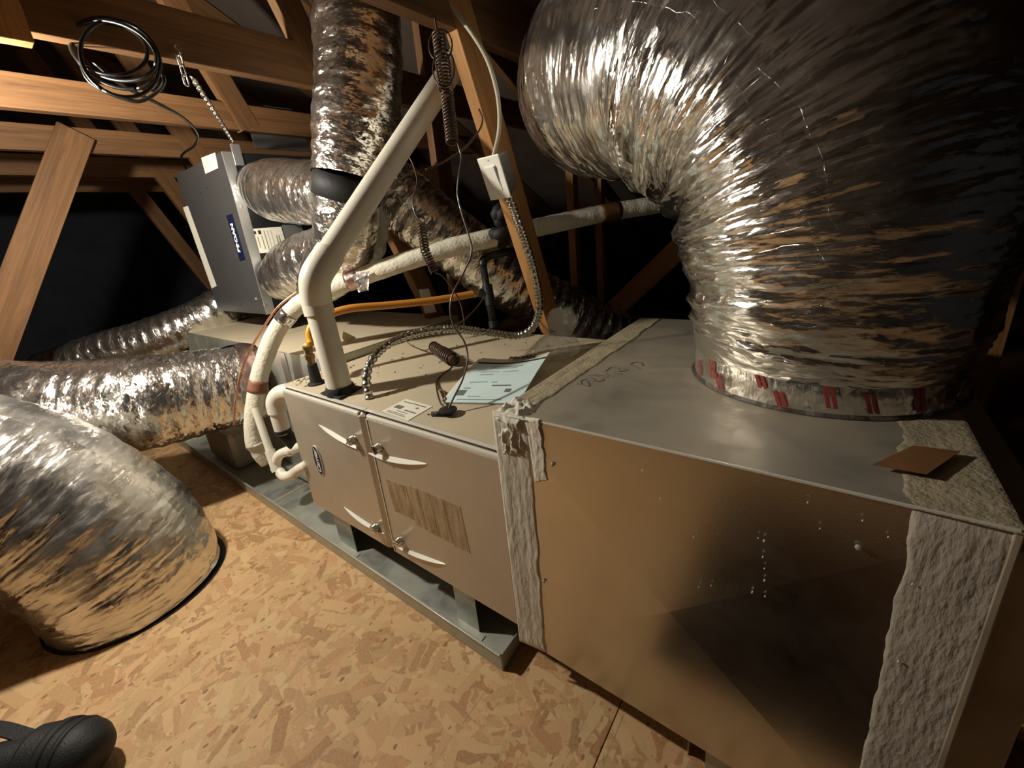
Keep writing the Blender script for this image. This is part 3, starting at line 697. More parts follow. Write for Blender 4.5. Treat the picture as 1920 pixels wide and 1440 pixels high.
strip_mesh([(QX1+.002, QY0-.001, QZ1-.001), (QX1+.002, QY0-.001, QZ0), (QX1-.062, QY0-.001, QZ0), (QX1-.070, QY0-.001, QZ1-.002)], 90, 20, edge_noise(33, .002, .004, .12), (0, -1, 0)).build('mastic_joint', 'mastic_dimmed', t, True)
strip_mesh([(QX1+.004, QY0-.006, QZ1), (QX1+.004, QY1, QZ1), (QX1-.055, QY1, QZ1), (QX1-.075, QY0-.004, QZ1)], 80, 18, edge_noise(41, .0005, .003, .35), (0, 0, 1)).build('mastic_joint', 'mastic_dust', t, True)
# thicker, crusty build-up where the joints meet on the left corner
strip_mesh([(QX0-.012, QY0-.008, QZ1), (QX0-.010, QY0+.07, QZ1), (QX0+.05, QY0+.06, QZ1), (QX0+.055, QY0-.008, QZ1)], 26, 26, lambda a, b: ((.004+.026*max(0, n2(a*9, b*9, 77)-.38))*min(1, min(a, 1-a)/.2, min(b, 1-b)/.2)-.0004, .25*(n2(a*6, b*2, 70)-.45)*b), (0, 0, 1)).build('mastic_crust', 'mastic', t, True)
strip_mesh([(QX0-.012, QY0-.006, QZ1+.004), (QX0-.010, QY0-.006, QZ1-.09), (QX0+.05, QY0-.004, QZ1-.08), (QX0+.055, QY0-.004, QZ1+.003)], 26, 26, lambda a, b: ((.003+.022*max(0, n2(a*8, b*9, 87)-.38))*min(1, min(a, 1-a)/.15, min(b, 1-b)/.15)-.0004, .2*(n2(a*6, b*2, 90)-.45)*b), (0, -1, 0)).build('mastic_crust', 'mastic', t, True)
for u, v in ((1610, 1026), (1036, 871), (1020, 1090)): MB().lathe(ony(u, v, QY0-.0045), (0, -1, 0), [(0, .0035), (.0022, .0032), (.003, .002)], 10).build('screw', 'galv_dust', t, 40)
mb = MB()
for u, v in ((1333, 1098), (1310, 1101), (1421, 1009), (1432, 1014), (1430, 1044), (1433, 1066), (1433, 1088), (1410, 1110), (1434, 1118), (1537, 991), (1617, 976), (1665, 1007), (1514, 942), (1710, 1095), (1684, 1240), (1300, 1007), (1237, 935), (1204, 882)):
    p = ony(u, v, QY0-.004-.008*max(0, 1-abs(u-1290)/500)); s_ = random.uniform(.0006, .0013); mb.obb(p, (s_*.6, 0, 0), (0, .0006, 0), (s_*.3, 0, s_*1.3))
mb.build('plaster_specks', 'white_paint', t)['kind'] = 'stuff'
# foil tag lying on the right of the top, marker writing
q = [onz(u, v, QZ1+.007) for u, v in ((1636, 872), (1712, 836), (1800, 847), (1738, 890))]
MB().prism(q, (0, 0, .0008)).build('brown_tag', 'cardboard', t)
def stroke(px, r=.0012):
    return spline([onz(1070+u/12, 660+v/12, QZ1+.0004) for u, v in px], .004)
mb = MB()
for s_ in ([(150, 715), (260, 735), (420, 775), (380, 660), (340, 625), (240, 650), (250, 720)], [(350, 590), (440, 630), (540, 655), (520, 600), (430, 570)], [(540, 650), (640, 665), (750, 630), (720, 590)], [(420, 525), (620, 545), (840, 590)], [(540, 505), (700, 530), (880, 555)], [(790, 480), (850, 520), (960, 550)], [(800, 430), (900, 350), (1060, 365), (1100, 400)], [(950, 295), (1110, 345), (1290, 400), (1180, 430), (1070, 450)], [(1000, 480), (1100, 490), (1190, 500)], [(1340, 280), (1450, 330), (1580, 390)], [(1350, 280), (1430, 235), (1590, 240), (1630, 310)]):
    C = stroke(s_); mb.tube([c - Vector((0, 0, .0003)) for c in C], .0011, 5)
mb.build('marker_writing', 'marker', t)
# hanger legs under the plenum
for u, v in ((1318, 1392), (1392, 1436)):
    x = ony(u, v, QY0+.06).x
x0 = ony(1290, 1376, QY0+.03).x; x1 = ony(1398, 1440, QY0+.03).x
t2 = thing('sheet_metal_stand', 'sheet metal stand under the right-hand plenum at the picture bottom', 'stand', ((x0+x1)/2, .1, 0), 'stands holding up the furnace')
MB().box((x0+.03, QY0+.03, .001), (x1, QY0+.032, QZ0-.001)).build('front_plate', 'galv_pan', t2)
MB().box((x0, QY0+.032, .001), (x0+.002, .55, QZ0-.001)).build('side_plate', 'galv_dust', t2)
MB().box((x0, QY0+.032, QZ0-.004), (x1, .55, QZ0-.001)).build('top_flange', 'galv_dust', t2)

# ================================================================== BIG FLEX DUCT ON THE PLENUM
KC = Vector((1.285, .395, QZ1))
t = thing('flex_duct', 'huge crinkled foil flex duct arching up from the plenum at right', 'flex duct', KC)
MB().lathe(KC, (0, 0, 1), [(0, .192), (.002, .188), (.05, .186), (.075, .186)], 64).build('collar', 'galv', t, 40)
ct = MB().lathe(KC, (0, 0, 1), [(.0015, .199), (.006, .1935), (.028, .1925), (.034, .194), (.040, .1925), (.062, .193), (.066, .189)], 80).build('foil_tape', 'foil_tape', t, 30)
uv_planar(ct)
for k, (a0, z0, z1) in enumerate(((-2.95, .01, .045), (-2.62, .008, .035), (-2.38, .02, .06), (-2.28, .005, .03), (-1.9, .03, .055), (-1.75, .006, .03), (-1.45, .015, .055), (-1.2, .01, .04), (-.9, .01, .05))):
    for j in range(2):
        r = .1955; q = []
        for zz, da in ((z0, 0), (z1, -.05)):
            q.append([Vector((KC.x + r*math.cos(a0+da+j*.042+e), KC.y + r*math.sin(a0+da+j*.042+e), KC.z+zz)) for e in (0, .028)])
        MB().add([q[0][0], q[0][1], q[1][1], q[1][0]], [(0, 1, 2, 3)]).build('red_print', 'red_print', ct)
BIG = [KC + Vector((0, 0, .05)), (1.287, .395, .80), (1.27, .405, .95), (1.215, .43, 1.09), (1.10, .475, 1.20), (.95, .545, 1.26), (.81, .65, 1.29), (.745, .85, 1.31), (.74, 1.15, 1.34), (.74, 1.6, 1.38)]
foil_duct(BIG, [.196, .222, .232, .235, .235, .235, .232, .23, .23, .23], 'sleeve', 'foil_scrim', t, seed=11, step=.0032, nth=220, pitch=.06, rib=.002, wr=.016, lump=.024, bend=.075, kx=50, ky=5, ends=(1, 0), cr=(.10, .55, 1.6))

# ================================================================== OTHER FLEX DUCTS
t = thing('flex_duct', 'silvery flex duct dropping through the floor at lower left', 'flex duct', (-.33, -.45, 0))
LL = [(-.325, -.445, -.01), (-.335, -.452, .10), (-.37, -.50, .26), (-.43, -.59, .42), (-.50, -.73, .55), (-.56, -.95, .62), (-.60, -1.25, .65)]
foil_duct(LL, [.222, .226, .222, .215, .21, .21, .21], 'sleeve', 'foil_smooth', t, seed=23, step=.0045, nth=180, pitch=.07, rib=.002, wr=.014, lump=.02, bend=.035, kx=34, ky=4, twist=2, ends=(0, 0))
MB().lathe((-.325, -.445, .0), (0, 0, 1), [(.0005, .20), (.0008, .233), (.003, .233), (.004, .20)], 48).build('floor_ring', 'dark_seam', t)
t = thing('flex_duct', 'silvery flex duct running left from the supply plenum, nearest of the pair', 'flex duct', (-.66, .16, .30))
LB = [at(452, 722, 1.74), at(380, 735, 1.66), at(290, 752, 1.57), at(180, 765, 1.51), at(60, 772, 1.48), at(-120, 760, 1.60)]
LB = [LB[0] + (LB[0]-LB[1]).normalized()*.06] + LB
foil_duct(LB, [.165, .170, .178, .182, .184, .186, .188], 'sleeve', 'foil', t, seed=31, step=.006, nth=160, pitch=.05, rib=.003, wr=.008, lump=.016, bend=.02, kx=34, ky=6, ends=(1, 0))
e = foil_duct([LB[0] - (LB[1]-LB[0])*.25, LB[0], LB[0] + (LB[1]-LB[0])*.9, LB[1]], [.162, .170, .175, .172], 'taped_end', 'tape_pink', t, seed=36, step=.008, nth=80, rib=0, wr=.006, lump=.008, bend=0, kx=40)
t = thing('flex_duct', 'small dark flex duct curling behind the left flex duct below the ventilator', 'flex duct', at(300, 640, 2.25))
foil_duct([at(455, 545, 2.5), at(415, 575, 2.42), at(375, 600, 2.36), at(310, 628, 2.3), at(220, 655, 2.25), at(90, 700, 2.2)], .115, 'sleeve', 'foil', t, seed=41, step=.008, nth=110, wr=.008, lump=.014, bend=.03, kx=34, ky=5, ends=(0, 0))
# vertical branch with black taped joint, the wye and the ventilator hoses
t = thing('flex_duct', 'foil flex duct hanging vertically at top centre left of the vent pipe', 'flex duct', at(655, 335, 1.30))
foil_duct([at(655, 338, 1.30), at(664, 260, 1.28), at(672, 150, 1.25), at(668, 40, 1.22), at(655, -80, 1.18), at(640, -170, 1.16)], [.112, .128, .128, .128, .128, .128], 'sleeve', 'foil', t, seed=51, step=.006, nth=140, pitch=.05, rib=.003, wr=.008, lump=.014, bend=.02, kx=38, ky=7, ends=(1, 0))
pj = [at(655, 328, 1.30), at(652, 350, 1.315), at(650, 372, 1.33)]
MB().tube(pj, [.108, .106, .106], 40).build('black_tape_joint', 'black_rubber', t, True)
t = thing('flex_duct', 'foil flex wye below the black taped joint behind the vent pipe', 'flex duct', at(645, 470, 1.42))
foil_duct([at(651, 362, 1.325), at(650, 420, 1.37), at(640, 470, 1.45), at(618, 505, 1.58), at(590, 530, 1.80)], .104, 'sleeve', 'foil', t, seed=61, step=.007, nth=110, wr=.008, lump=.012, kx=40, ky=7, ends=(1, 0))
foil_duct([at(700, 372, 1.46), at(712, 420, 1.47), at(705, 470, 1.5), at(690, 510, 1.55)], [.02, .036, .036, .02], 'loose_jacket', 'clear', t, seed=63, step=.008, nth=40, wr=.01, lump=.01, kx=30, ky=4)
t = thing('flex_duct', 'short foil flex hose from the ventilator upper port to the wye', 'flex duct', at(530, 362, 1.65))
foil_duct([at(492, 352, 1.80), at(515, 357, 1.70), at(560, 361, 1.58), at(606, 362, 1.48), at(640, 364, 1.41)], [.100, .118, .116, .112, .09], 'sleeve', 'foil', t, seed=71, step=.006, nth=120, wr=.008, lump=.014, kx=40, ky=7)
t = thing('flex_duct', 'short foil flex hose from the ventilator lower port', 'flex duct', at(560, 505, 1.70))
foil_duct([at(528, 522, 1.86), at(555, 505, 1.76), at(590, 488, 1.66), at(630, 470, 1.58)], [.10, .118, .116, .10], 'sleeve', 'foil', t, seed=81, step=.006, nth=120, wr=.008, lump=.014, kx=40, ky=7)
t = thing('flex_duct', 'foil flex duct slanting down to the right behind the switch stud', 'flex duct', at(950, 520, 1.62))
foil_duct([at(690, 318, 1.60), at(765, 385, 1.62), at(850, 452, 1.66), at(950, 525, 1.74), at(1050, 585, 1.84), at(1170, 640, 1.95), at(1290, 690, 2.05)], [.115, .125, .125, .125, .125, .125, .125], 'sleeve', 'foil', t, seed=91, step=.006, nth=130, wr=.009, lump=.014, kx=38, ky=6, ends=(0, 0))
t = thing('flex_duct', 'dark foil flex duct in the shadow at the right picture edge', 'flex duct', (1.62, .32, .12))
foil_duct([(1.50, .33, .33), (1.60, .33, .32), (1.74, .30, .26), (1.92, .28, .20), (2.2, .3, .18)], .165, 'sleeve', 'foil_smooth', t, seed=97, step=.008, nth=120, wr=.012, lump=.02, kx=26, ky=4, ends=(1, 0))

# ================================================================== HANGING VENTILATOR
EX0, EX1, EY0, EY1, EZ0, EZ1 = -1.234, -.666, .295, .72, .70, 1.364
t = ERV = thing('ventilator', 'black and grey energy recovery ventilator box hung on chains', 'ventilator', ((EX0+EX1)/2, (EY0+EY1)/2, EZ0))
MB().box((EX0, EY0+.012, EZ0), (EX1, EY1, EZ1)).build('case', 'erv_black', t, bevel=.003)
fr_ = MB().box((EX0, EY0, EZ0), (EX1-.004, EY0+.012, EZ1)).build('front_panel', 'erv_front', t, bevel=.002)
MB().box((EX1-.004, EY0-.001, EZ0), (EX1+.002, EY0+.040, EZ1)).build('corner_strip', 'alu', t, bevel=.001)
q = [ony(u, v, EY0-.0008) for u, v in ((377, 296), (403, 286), (409, 315), (385, 326))]
MB().prism(q, (0, .0006, 0)).build('paper_label', 'paper_white', fr_)
q = [ony(u, v, EY0-.0008) for u, v in ((343, 389), (352, 386), (406, 536), (397, 541))]
MB().prism(q, (0, .0006, 0)).build('white_strip_label', 'paper_white', fr_)
q = [ony(u, v, EY0-.0010) for u, v in ((424, 404), (435, 401), (460, 487), (450, 490))]
bd = MB().prism(q, (0, .0008, 0)).build('navy_badge', 'navy', fr_)
qc = (q[0]+q[1]+q[2]+q[3])/4
zh = (q[0].z-q[2].z)
text('BROAN', zh*.185, qc + Vector((0, -.0012, 0)), (0, 0, 1), (-1, 0, 0), 'white_paint', fr_, bold=.002)
q = [onx(u, v, EX1+.0006) for u, v in ((461, 430), (527, 425), (540, 470), (475, 476))]
lb = MB().prism(q, (.0006, 0, 0)).build('rating_label', 'paper_white', t)
ey = q[1]-q[0]; ez = q[3]-q[0]
for a0, b0, a1, b1, mt in ((.18, .10, .24, .22, 'ink_dark'), (.30, .08, .38, .24, 'ink_dark'), (.12, .3, .14, .9, 'ink'), (.24, .34, .26, .8, 'ink'), (.36, .3, .38, .85, 'ink'), (.46, .1, .48, .9, 'ink'), (.56, .12, .57, .9, 'ink'), (.66, .1, .67, .95, 'ink'), (.78, .35, .80, .72, 'ink_dark'), (.85, .35, .87, .72, 'ink_dark')):
    p = [q[0]+ey*a0+ez*b0, q[0]+ey*a1+ez*b0, q[0]+ey*a1+ez*b1, q[0]+ey*a0+ez*b1]
    MB().prism([x + Vector((.0008, 0, 0)) for x in p], (.0002, 0, 0)).build('print', mt, lb)
q = [onx(u, v, EX1+.0006) for u, v in ((528, 422), (565, 421), (576, 463), (543, 472))]
MB().prism(q, (.0006, 0, 0)).build('wiring_label', 'alu', t)
for u, v in ((442, 354), (452, 387), (480, 560), (496, 572)):
    MB().lathe(onx(u, v, EX1), (1, 0, 0), [(0, .006), (.003, .006), (.005, .003)], 10).build('screw', 'alu', t, 40)
for u, v in ((388, 352), (376, 362), (452, 572)):
    MB().lathe(ony(u, v, EY0+.0005), (0, -1, 0), [(0, .004), (.0012, .004)], 10).build('screw_hole', 'dark_seam', fr_)
MB().box((EX1-.004, EY0+.04, EZ1-.05), (EX1+.004, EY0+.075, EZ1+.03)).build('hanger_bracket', 'alu', t, bevel=.001)
def ring(c, n, r, name, mat, par):
    MB().tube([Vector(c), Vector(c)+Vector(n)*.02], r, 30).build(name, mat, par, True)
ring((EX1, .41, at(492, 352, 1.80).z), (1, 0, 0), .095, 'port', 'black_rubber', t)

# chains, link by link
lm = None
def chain(p0, p1, label, link=.026, wire=.0022):
    global lm
    p0, p1 = Vector(p0), Vector(p1); t = thing('hanging_chain', label, 'chain', p1, 'chains of the ventilator')
    d = (p1-p0).normalized(); n = max(2, int((p1-p0).length/(link*.78)))
    if lm is None:
        mb = MB(); P = []
        for k in range(14):
            a = 2*math.pi*k/14; P.append(Vector((math.cos(a)*link*.26, 0, math.sin(a)*link*.26 + (link*.24 if math.sin(a) > 0 else -link*.24))))
        P.append(P[0]); mb.tube(P, wire, 6, cap=False)
        lm = bpy.data.meshes.new('link'); lm.from_pydata(mb.v, [], mb.f); lm.materials.append(M['chain'])
        for p in lm.polygons: p.use_smooth = True
    q0 = Vector((0, 0, 1)).rotation_difference(-d)
    for i in range(n):
        o = bpy.data.objects.new('link', lm); COL.objects.link(o); o.parent = t
        o.location = p0.lerp(p1, (i+.5)/n) - p1; o.rotation_mode = 'QUATERNION'
        o.rotation_quaternion = q0 @ Quaternion((0, 0, 1), (math.pi/2)*(i % 2) + .35)
    return t
chain(onx(330, 84, -.088), onx(351, 160, -.088), 'short loose end of steel chain hanging over the truss chord')
chain(onx(361, 146, -.13), Vector((EX1+.004, EY0+.055, EZ1+.035)), 'longer steel chain running down to the ventilator corner')

# black cable looped over the chord
t = thing('black_cable', 'black power cable coiled over the truss and run down to the ventilator', 'cable', at(215, 150, .95))
mb = []
for k, (cx_, cy_, rx, ry, rot, d) in enumerate(((212, 95, 85, 52, .35, .95), (218, 100, 88, 60, .5, .96), (225, 110, 80, 66, .7, .945), (205, 92, 72, 48, .2, .955))):
    P = []
    for i in range(25):
        a = 2*math.pi*i/24 + k*.7; x = rx*math.cos(a); y = ry*math.sin(a)
        P.append(at(cx_ + x*math.cos(rot)-y*math.sin(rot), cy_ + x*math.sin(rot)+y*math.cos(rot), d + .02*math.sin(a*1.0+k)))
    MB().tube(spline(P, .012), .0042, 8).build('loop', 'wire_black', t, True)
MB().tube(spline([at(150, 112, .95), at(162, 145, .96), at(185, 165, .97), at(225, 183, .98), at(262, 190, .99), at(295, 172, .99), at(308, 150, .98), at(296, 125, .97)], .012), .0042, 8).build('loop', 'wire_black', t, True)
MB().tube(spline([at(175, 115, .95), at(230, 160, 1.0), at(300, 196, 1.15), at(345, 222, 1.35), at(370, 250, 1.55), at(365, 272, 1.7), at(340, 294, 1.9), Vector((EX0+.03, EY0+.05, EZ1+.002))], .012), .0048, 8).build('lead', 'wire_black', t, True)
# grey board behind, on the web
q = [onx(u, v, -.76) for u, v in ((452, 192), (545, 205), (582, 285), (478, 278))]
t = thing('baffle_board', 'thin dark grey board fixed between the trusses above the ventilator', 'board', (q[2]+q[3])/2)
MB().prism(q, (.006, 0, 0)).build('sheet', 'erv_front', t)

# ================================================================== VENT PIPE (white PVC)
B0 = onz(640, 737, Z1); B0.z = Z1
E0 = Vector((B0.x-.014, B0.y, .80)); EC = at(588, 522, 1.055); T1 = at(832, 152, 1.20); T0 = EC.lerp(T1, .17)
t = thing('vent_pipe', 'white plastic vent pipe rising from the furnace top and bending right', 'pipe', B0)
q = [onz(u, v, Z1+.003) for u, v in ((601, 739), (637, 749), (679, 727), (644, 719))]
MB().prism(q, (0, 0, .004)).build('base_plate', 'black_rubber', t, bevel=.001)
MB().lathe(B0 + Vector((0, 0, .002)), (0, 0, 1), [(0, .040), (.014, .040), (.022, .0365)], 32).build('rubber_ring', 'black_rubber', t, 40)
MB().tube([B0 + Vector((0, 0, .006)), E0 + (E0-B0).normalized()*.03], .0335, 40).build('riser', 'pvc', t, 40)
up = (E0-B0).normalized(); dg = (T1-EC).normalized()
K0 = E0 + up*.0; K1 = EC + dg*.07
MB().tube([E0 - up*.005, E0 + up*.02] + spline([E0 + up*.025, EC - up*.0 + (dg-up)*.006, K1], .01) + [K1 + dg*.012], .0385, 40).build('elbow', 'pvc', t, 35)
T2 = T1 + dg*.35
MB().tube([K1 - dg*.01, T1, T2], .0335, 40).build('diagonal_pipe', 'pvc', t, 40)

# ================================================================== INSULATED REFRIGERANT LINE
t = thing('insulated_line', 'thick white insulated refrigerant line curving up and across behind the vent pipe', 'pipe', at(478, 858, 1.50))
RL = [at(478, 838, 1.50), at(474, 800, 1.49), at(480, 740, 1.48), at(494, 680, 1.47), at(520, 618, 1.46), at(560, 572, 1.45), at(610, 545, 1.44), at(680, 518, 1.43), at(760, 490, 1.41), at(850, 463, 1.42), at(950, 440, 1.46), at(1060, 415, 1.52), at(1160, 395, 1.56), at(1330, 370, 1.62)]
C = spline(RL, .012); n_ = len(C)
rr = [(.0285 + .0035*min(1, i/(n_*.45)))*(1+.03*math.sin(i*.9)*math.sin(i*.37)) for i in range(n_)]
MB().tube(C, rr, 28).build('insulation', 'insul', t, True)
MB().tube(spline([at(478, 830, 1.50), at(486, 850, 1.51), at(500, 866, 1.53)], .01), [.031, .030, .028] + [.024]*(len(spline([at(478, 830, 1.50), at(486, 850, 1.51), at(500, 866, 1.53)], .01))-3), 20).build('insulation_end', 'insul', t, True)
def band(u, v, L, mat, name='tape_band'):
    tgt = min(range(n_), key=lambda i: (project(C[i])[0]-u)**2 + (project(C[i])[1]-v)**2)
    s_ = [C[min(n_-1, max(0, tgt+k))] for k in range(-L, L+1)]; r = rr[tgt]*1.05
    o = MB().tube(s_, [r*(1+.02*random.random()) for _ in s_], 28).build(name, mat, t, True); return o
def project(p):
    d = p-CC; z = d.dot(FW); return CX+FPX*d.dot(RX)/z, CY+FPX*d.dot(DN)/z
for u, v, L, mt in ((483, 726, 2, 'brown_tape'), (537, 592, 2, 'foil_tape'), (664, 524, 2, 'tape_pink'), (942, 440, 3, 'black_rubber'), (1143, 398, 3, 'wood_dark')):
    o = band(u, v, L, mt)
    if mt == 'foil_tape': uv_planar(o)
q = [at(660, 515, 1.385), at(690, 508, 1.385), at(688, 545, 1.38), at(672, 548, 1.375)]
o = MB().prism(q, (.004, .003, 0)).build('loose_tape_end', 'foil_tape', t); uv_planar(o)
mb = MB()
for k in range(7):
    a = at(922+random.uniform(0, 36), 425+random.uniform(-20, 30), 1.40+random.uniform(-.02, .02)); mb.lathe(a, (random.uniform(-1, 1), .3, random.uniform(-1, 1)), [(0, .006), (.015, .02), (.04, .018), (.06, .005)], 9)
mb.build('black_tape_wad', 'black_rubber', t, True)
t = thing('copper_line', 'thin brown copper line leaning along the insulated refrigerant line', 'copper tube', at(438, 795, 1.48))
MB().tube(spline([at(438, 798, 1.48), at(442, 750, 1.47), at(452, 700, 1.46), at(470, 655, 1.45), at(490, 620, 1.45), at(522, 575, 1.44), at(560, 545, 1.44)], .012), .0042, 8).build('tube', 'copper', t, True)

# ================================================================== GAS LINE
G0 = onz(594, 719, Z1)
t = thing('gas_line', 'yellow and orange gas connector hose with brass fitting and black boot', 'gas hose', G0)
MB().lathe(G0, (0, 0, 1), [(0, .027), (.004, .026), (.007, .019), (.014, .017), (.05, .0145), (.062, .0145)], 24).build('rubber_boot', 'black_rubber', t, 40)
G1 = G0 + Vector((-.002, 0, .062))
MB().lathe(G1, (0, 0, 1), [(0, .012), (.016, .012), (.017, .0155), (.030, .0155), (.031, .012), (.045, .012), (.046, .0145), (.056, .0145), (.058, .011)], 6).build('brass_fitting', 'brass', t)
G2 = G1 + Vector((0, 0, .055))
MB().tube(spline([G2, at(582, 645, 1.265), at(580, 622, 1.27), at(588, 606, 1.275), at(600, 600, 1.28)], .008), .0115, 16).build('hose', 'yellow', t, True)
MB().tube(spline([at(600, 600, 1.28), at(622, 588, 1.29), at(660, 578, 1.31), at(720, 573, 1.35), at(800, 565, 1.40), at(860, 556, 1.44), at(892, 550, 1.46)], .01), .0125, 16).build('hose', 'orange', t, True)
MB().tube([at(886, 551, 1.455), at(897, 548, 1.463)], .0145, 6).build('hose_nut', 'brass', t)
t = thing('black_gas_pipe', 'black iron gas pipe with tee and capped drip leg', 'pipe', at(924, 612, 1.46))
P0, P1, P2 = at(906, 500, 1.455), at(917, 552, 1.465), at(925, 608, 1.475)
MB().tube([P0, P2], .0125, 16).build('drop_pipe', 'black_iron', t, True)
MB().tube([P1 - (P1-P0)*.35, P1 + (P2-P1)*.35], .018, 16).build('tee', 'black_iron', t, 40)
MB().tube([P1, at(898, 549, 1.463)], .016, 14).build('tee_branch', 'black_iron', t, 40)
MB().tube([P2 - (P2-P1)*.12, P2 + (P2-P1)*.12], .0165, 12).build('cap', 'black_iron', t, 40)
MB().tube(spline([P0 + (P0-P1)*.02, at(906, 488, 1.455), at(918, 480, 1.46), at(945, 474, 1.48), at(985, 466, 1.55), at(1040, 455, 1.62)], .01), .014, 14).build('elbow_run', 'black_iron', t, True)

# ================================================================== SWITCH, CONDUIT, CABLES
wd = Vector((0, -.367, .930)).normalized(); sn = Vector((0, -.930, -.367)).normalized(); sx_ = Vector((1, 0, 0))
SW = at(927, 334, 1.165)
t = thing('light_switch', 'white rocker light switch in a metal box on the truss web', 'light switch', SW - wd*.06)
MB().obb(SW + sn*-.029, sx_*.028, wd*.051, sn*.028).build('metal_box', 'steel_box', t, bevel=.002)
pl = MB().obb(SW, sx_*.0365, wd*.0585, sn*.0025).build('cover_plate', 'white_plastic', t, bevel=.0015)
MB().obb(SW + sn*.003, sx_*.0175, wd*.0345, sn*.0012).build('rocker_frame', 'white_plastic', pl, bevel=.0006)
rk = (wd + sn*.09).normalized(); MB().obb(SW + sn*.0045, sx_*.0150, rk*.032, rk.cross(sx_)*.0022).build('rocker', 'white_plastic', pl, bevel=.0006)
for s_ in (-1, 1): MB().lathe(SW + wd*.048*s_ + sn*.002, sn, [(0, .003), (.0012, .003)], 10).build('screw', 'alu', pl)

def ribbed(pts, r, pitch, depth, name, mat, par):
    C = spline(pts, pitch/6); R = [r + depth*(.5+.5*math.cos(2*math.pi*i/6)) for i in range(len(C))]
    # even spacing
    out = [C[0]]; 
    for c in C[1:]:
        if (c-out[-1]).length >= pitch/6.5: out.append(c)
    R = [r - depth*(.5-.5*math.cos(2*math.pi*i/6)) for i in range(len(out))]
    return MB().tube(out, R, 14).build(name, mat, par, True)
c0 = onz(693, 747, Z1)
t = thing('metal_conduit', 'ribbed flexible metal conduit arching from furnace top to the switch', 'conduit', c0)
ribbed([c0, at(687, 712, 1.10), at(694, 682, 1.115), at(714, 656, 1.14), at(748, 635, 1.165), at(795, 622, 1.19), at(850, 617, 1.22), at(915, 624, 1.26), at(965, 630, 1.29), at(995, 618, 1.29), at(1010, 586, 1.27), at(1007, 535, 1.24), at(990, 470, 1.21), at(967, 405, 1.19), SW - wd*.052 - sn*.022 + sx_*.012], .0132, .0105, .0036, 'conduit_hose', 'conduit', t)
t = thing('white_cable', 'white electrical cable running down the truss to the switch', 'cable', SW + wd*.05)
MB().tube(spline([at(826, -20, .99), at(845, 12, 1.0), at(882, 58, 1.02), at(912, 108, 1.05), at(929, 160, 1.08), at(936, 205, 1.11), at(935, 250, 1.14), SW + wd*.049 - sn*.024], .012), .0058, 8).build('cable', 'wire_white', t, True)

def helix(p0, p1, r, turns, name, par, wire=.0024, mat='wire_brown', r1=None):
    p0, p1 = Vector(p0), Vector(p1); d = (p1-p0).normalized(); a = d.orthogonal().normalized(); b = d.cross(a); P = []
    for i in range(int(turns*12)+1):
        k = i/(turns*12); th = 2*math.pi*turns*k; rr_ = r if r1 is None else r + (r1-r)*k
        P.append(p0.lerp(p1, k) + (a*math.cos(th) + b*math.sin(th))*rr_)
    return MB().tube(P, wire, 6).build(name, mat, par, True)
def wire(pts, par, r=.0024, mat='wire_brown', name='wire'):
    return MB().tube(spline(pts, .01), r, 6).build(name, mat, par, True)
GR = onz(841, 777, Z1)
t = thing('thermostat_wire', 'long brown thermostat wire rising from the black grommet to a coil overhead', 'wire', GR)
MB().lathe(GR, (0, 0, 1), [(0, .008), (.004, .012), (.010, .021), (.013, .021), (.015, .012)], 20).build('grommet', 'black_rubber', t, 40)
MB().tube([GR + Vector((-.002, -.012, .008)), GR + Vector((-.03, -.022, .004))], .006, 8).build('grommet_tail', 'black_rubber', t, True)
wire([GR + Vector((-.002, 0, .008)), at(851, 745, .955), at(868, 710, .97), at(877, 672, .99), at(870, 640, 1.0), at(851, 612, 1.01), at(844, 580, 1.01), at(850, 548, 1.01), at(870, 510, 1.01), at(884, 474, 1.0), at(880, 445, 1.0), at(866, 400, 1.0), at(858, 365, 1.0), at(860, 330, .99), at(865, 295, .985), at(858, 268, .98)], t)
helix(at(848, 268, .98), at(838, 175, .975), .0135, 15, 'coil', t); helix(at(836, 168, .97), at(829, 108, .965), .0165, 9, 'coil', t); helix(at(827, 104, .96), at(822, 62, .955), .014, 6, 'coil', t)
for cx_, cy_, rx, ry in ((832, 128, 20, 36), (826, 85, 22, 30)):
    wire([at(cx_+rx*math.cos(a*.5236), cy_+ry*math.sin(a*.5236), .955) for a in range(13)], t, .0018, name='loop')
wire([at(822, 62, .955), at(818, 50, .96), onx(815, 30, .515)], t)
wire([at(798, 318, 1.05), at(830, 305, 1.06), at(868, 280, 1.06), at(895, 250, 1.07), at(905, 225, 1.08), at(898, 205, 1.09)], t, name='loose_end')
t = thing('coiled_wire', 'brown coiled wire hanging in front of the white insulated line', 'wire', at(812, 515, 1.20))
wire([at(762, 285, 1.22), at(775, 310, 1.22), at(782, 340, 1.21), at(774, 375, 1.2), at(778, 400, 1.2), at(793, 422, 1.2)], t)
helix(at(790, 420, 1.2), at(797, 470, 1.19), .0115, 9, 'coil', t); helix(at(797, 470, 1.19), at(815, 510, 1.19), .0115, 8, 'coil', t)
wire([at(815, 510, 1.19), at(832, 520, 1.2), at(846, 538, 1.22), at(862, 565, 1.26), at(870, 600, 1.28), at(868, 615, 1.3)], t)
wire([at(845, 612, 1.22), at(870, 600, 1.3), at(893, 578, 1.4), at(910, 555, 1.43)], t, .003)
SP = onz(836, 690, Z1)
t = thing('wire_spool', 'small tight roll of brown wire lying on the furnace top', 'wire', SP)
a0, a1 = onz(813, 650, Z1+.0215), onz(850, 675, Z1+.0245)
helix(a0, a0.lerp(a1, .55), .0165, 7, 'roll', t, .0032); helix(a0.lerp(a1, .5), a1, .0195, 6, 'roll', t, .0034)
MB().tube([a0.lerp(a1, .05), a1], .0145, 16).build('roll_core', 'wire_brown', t, True)
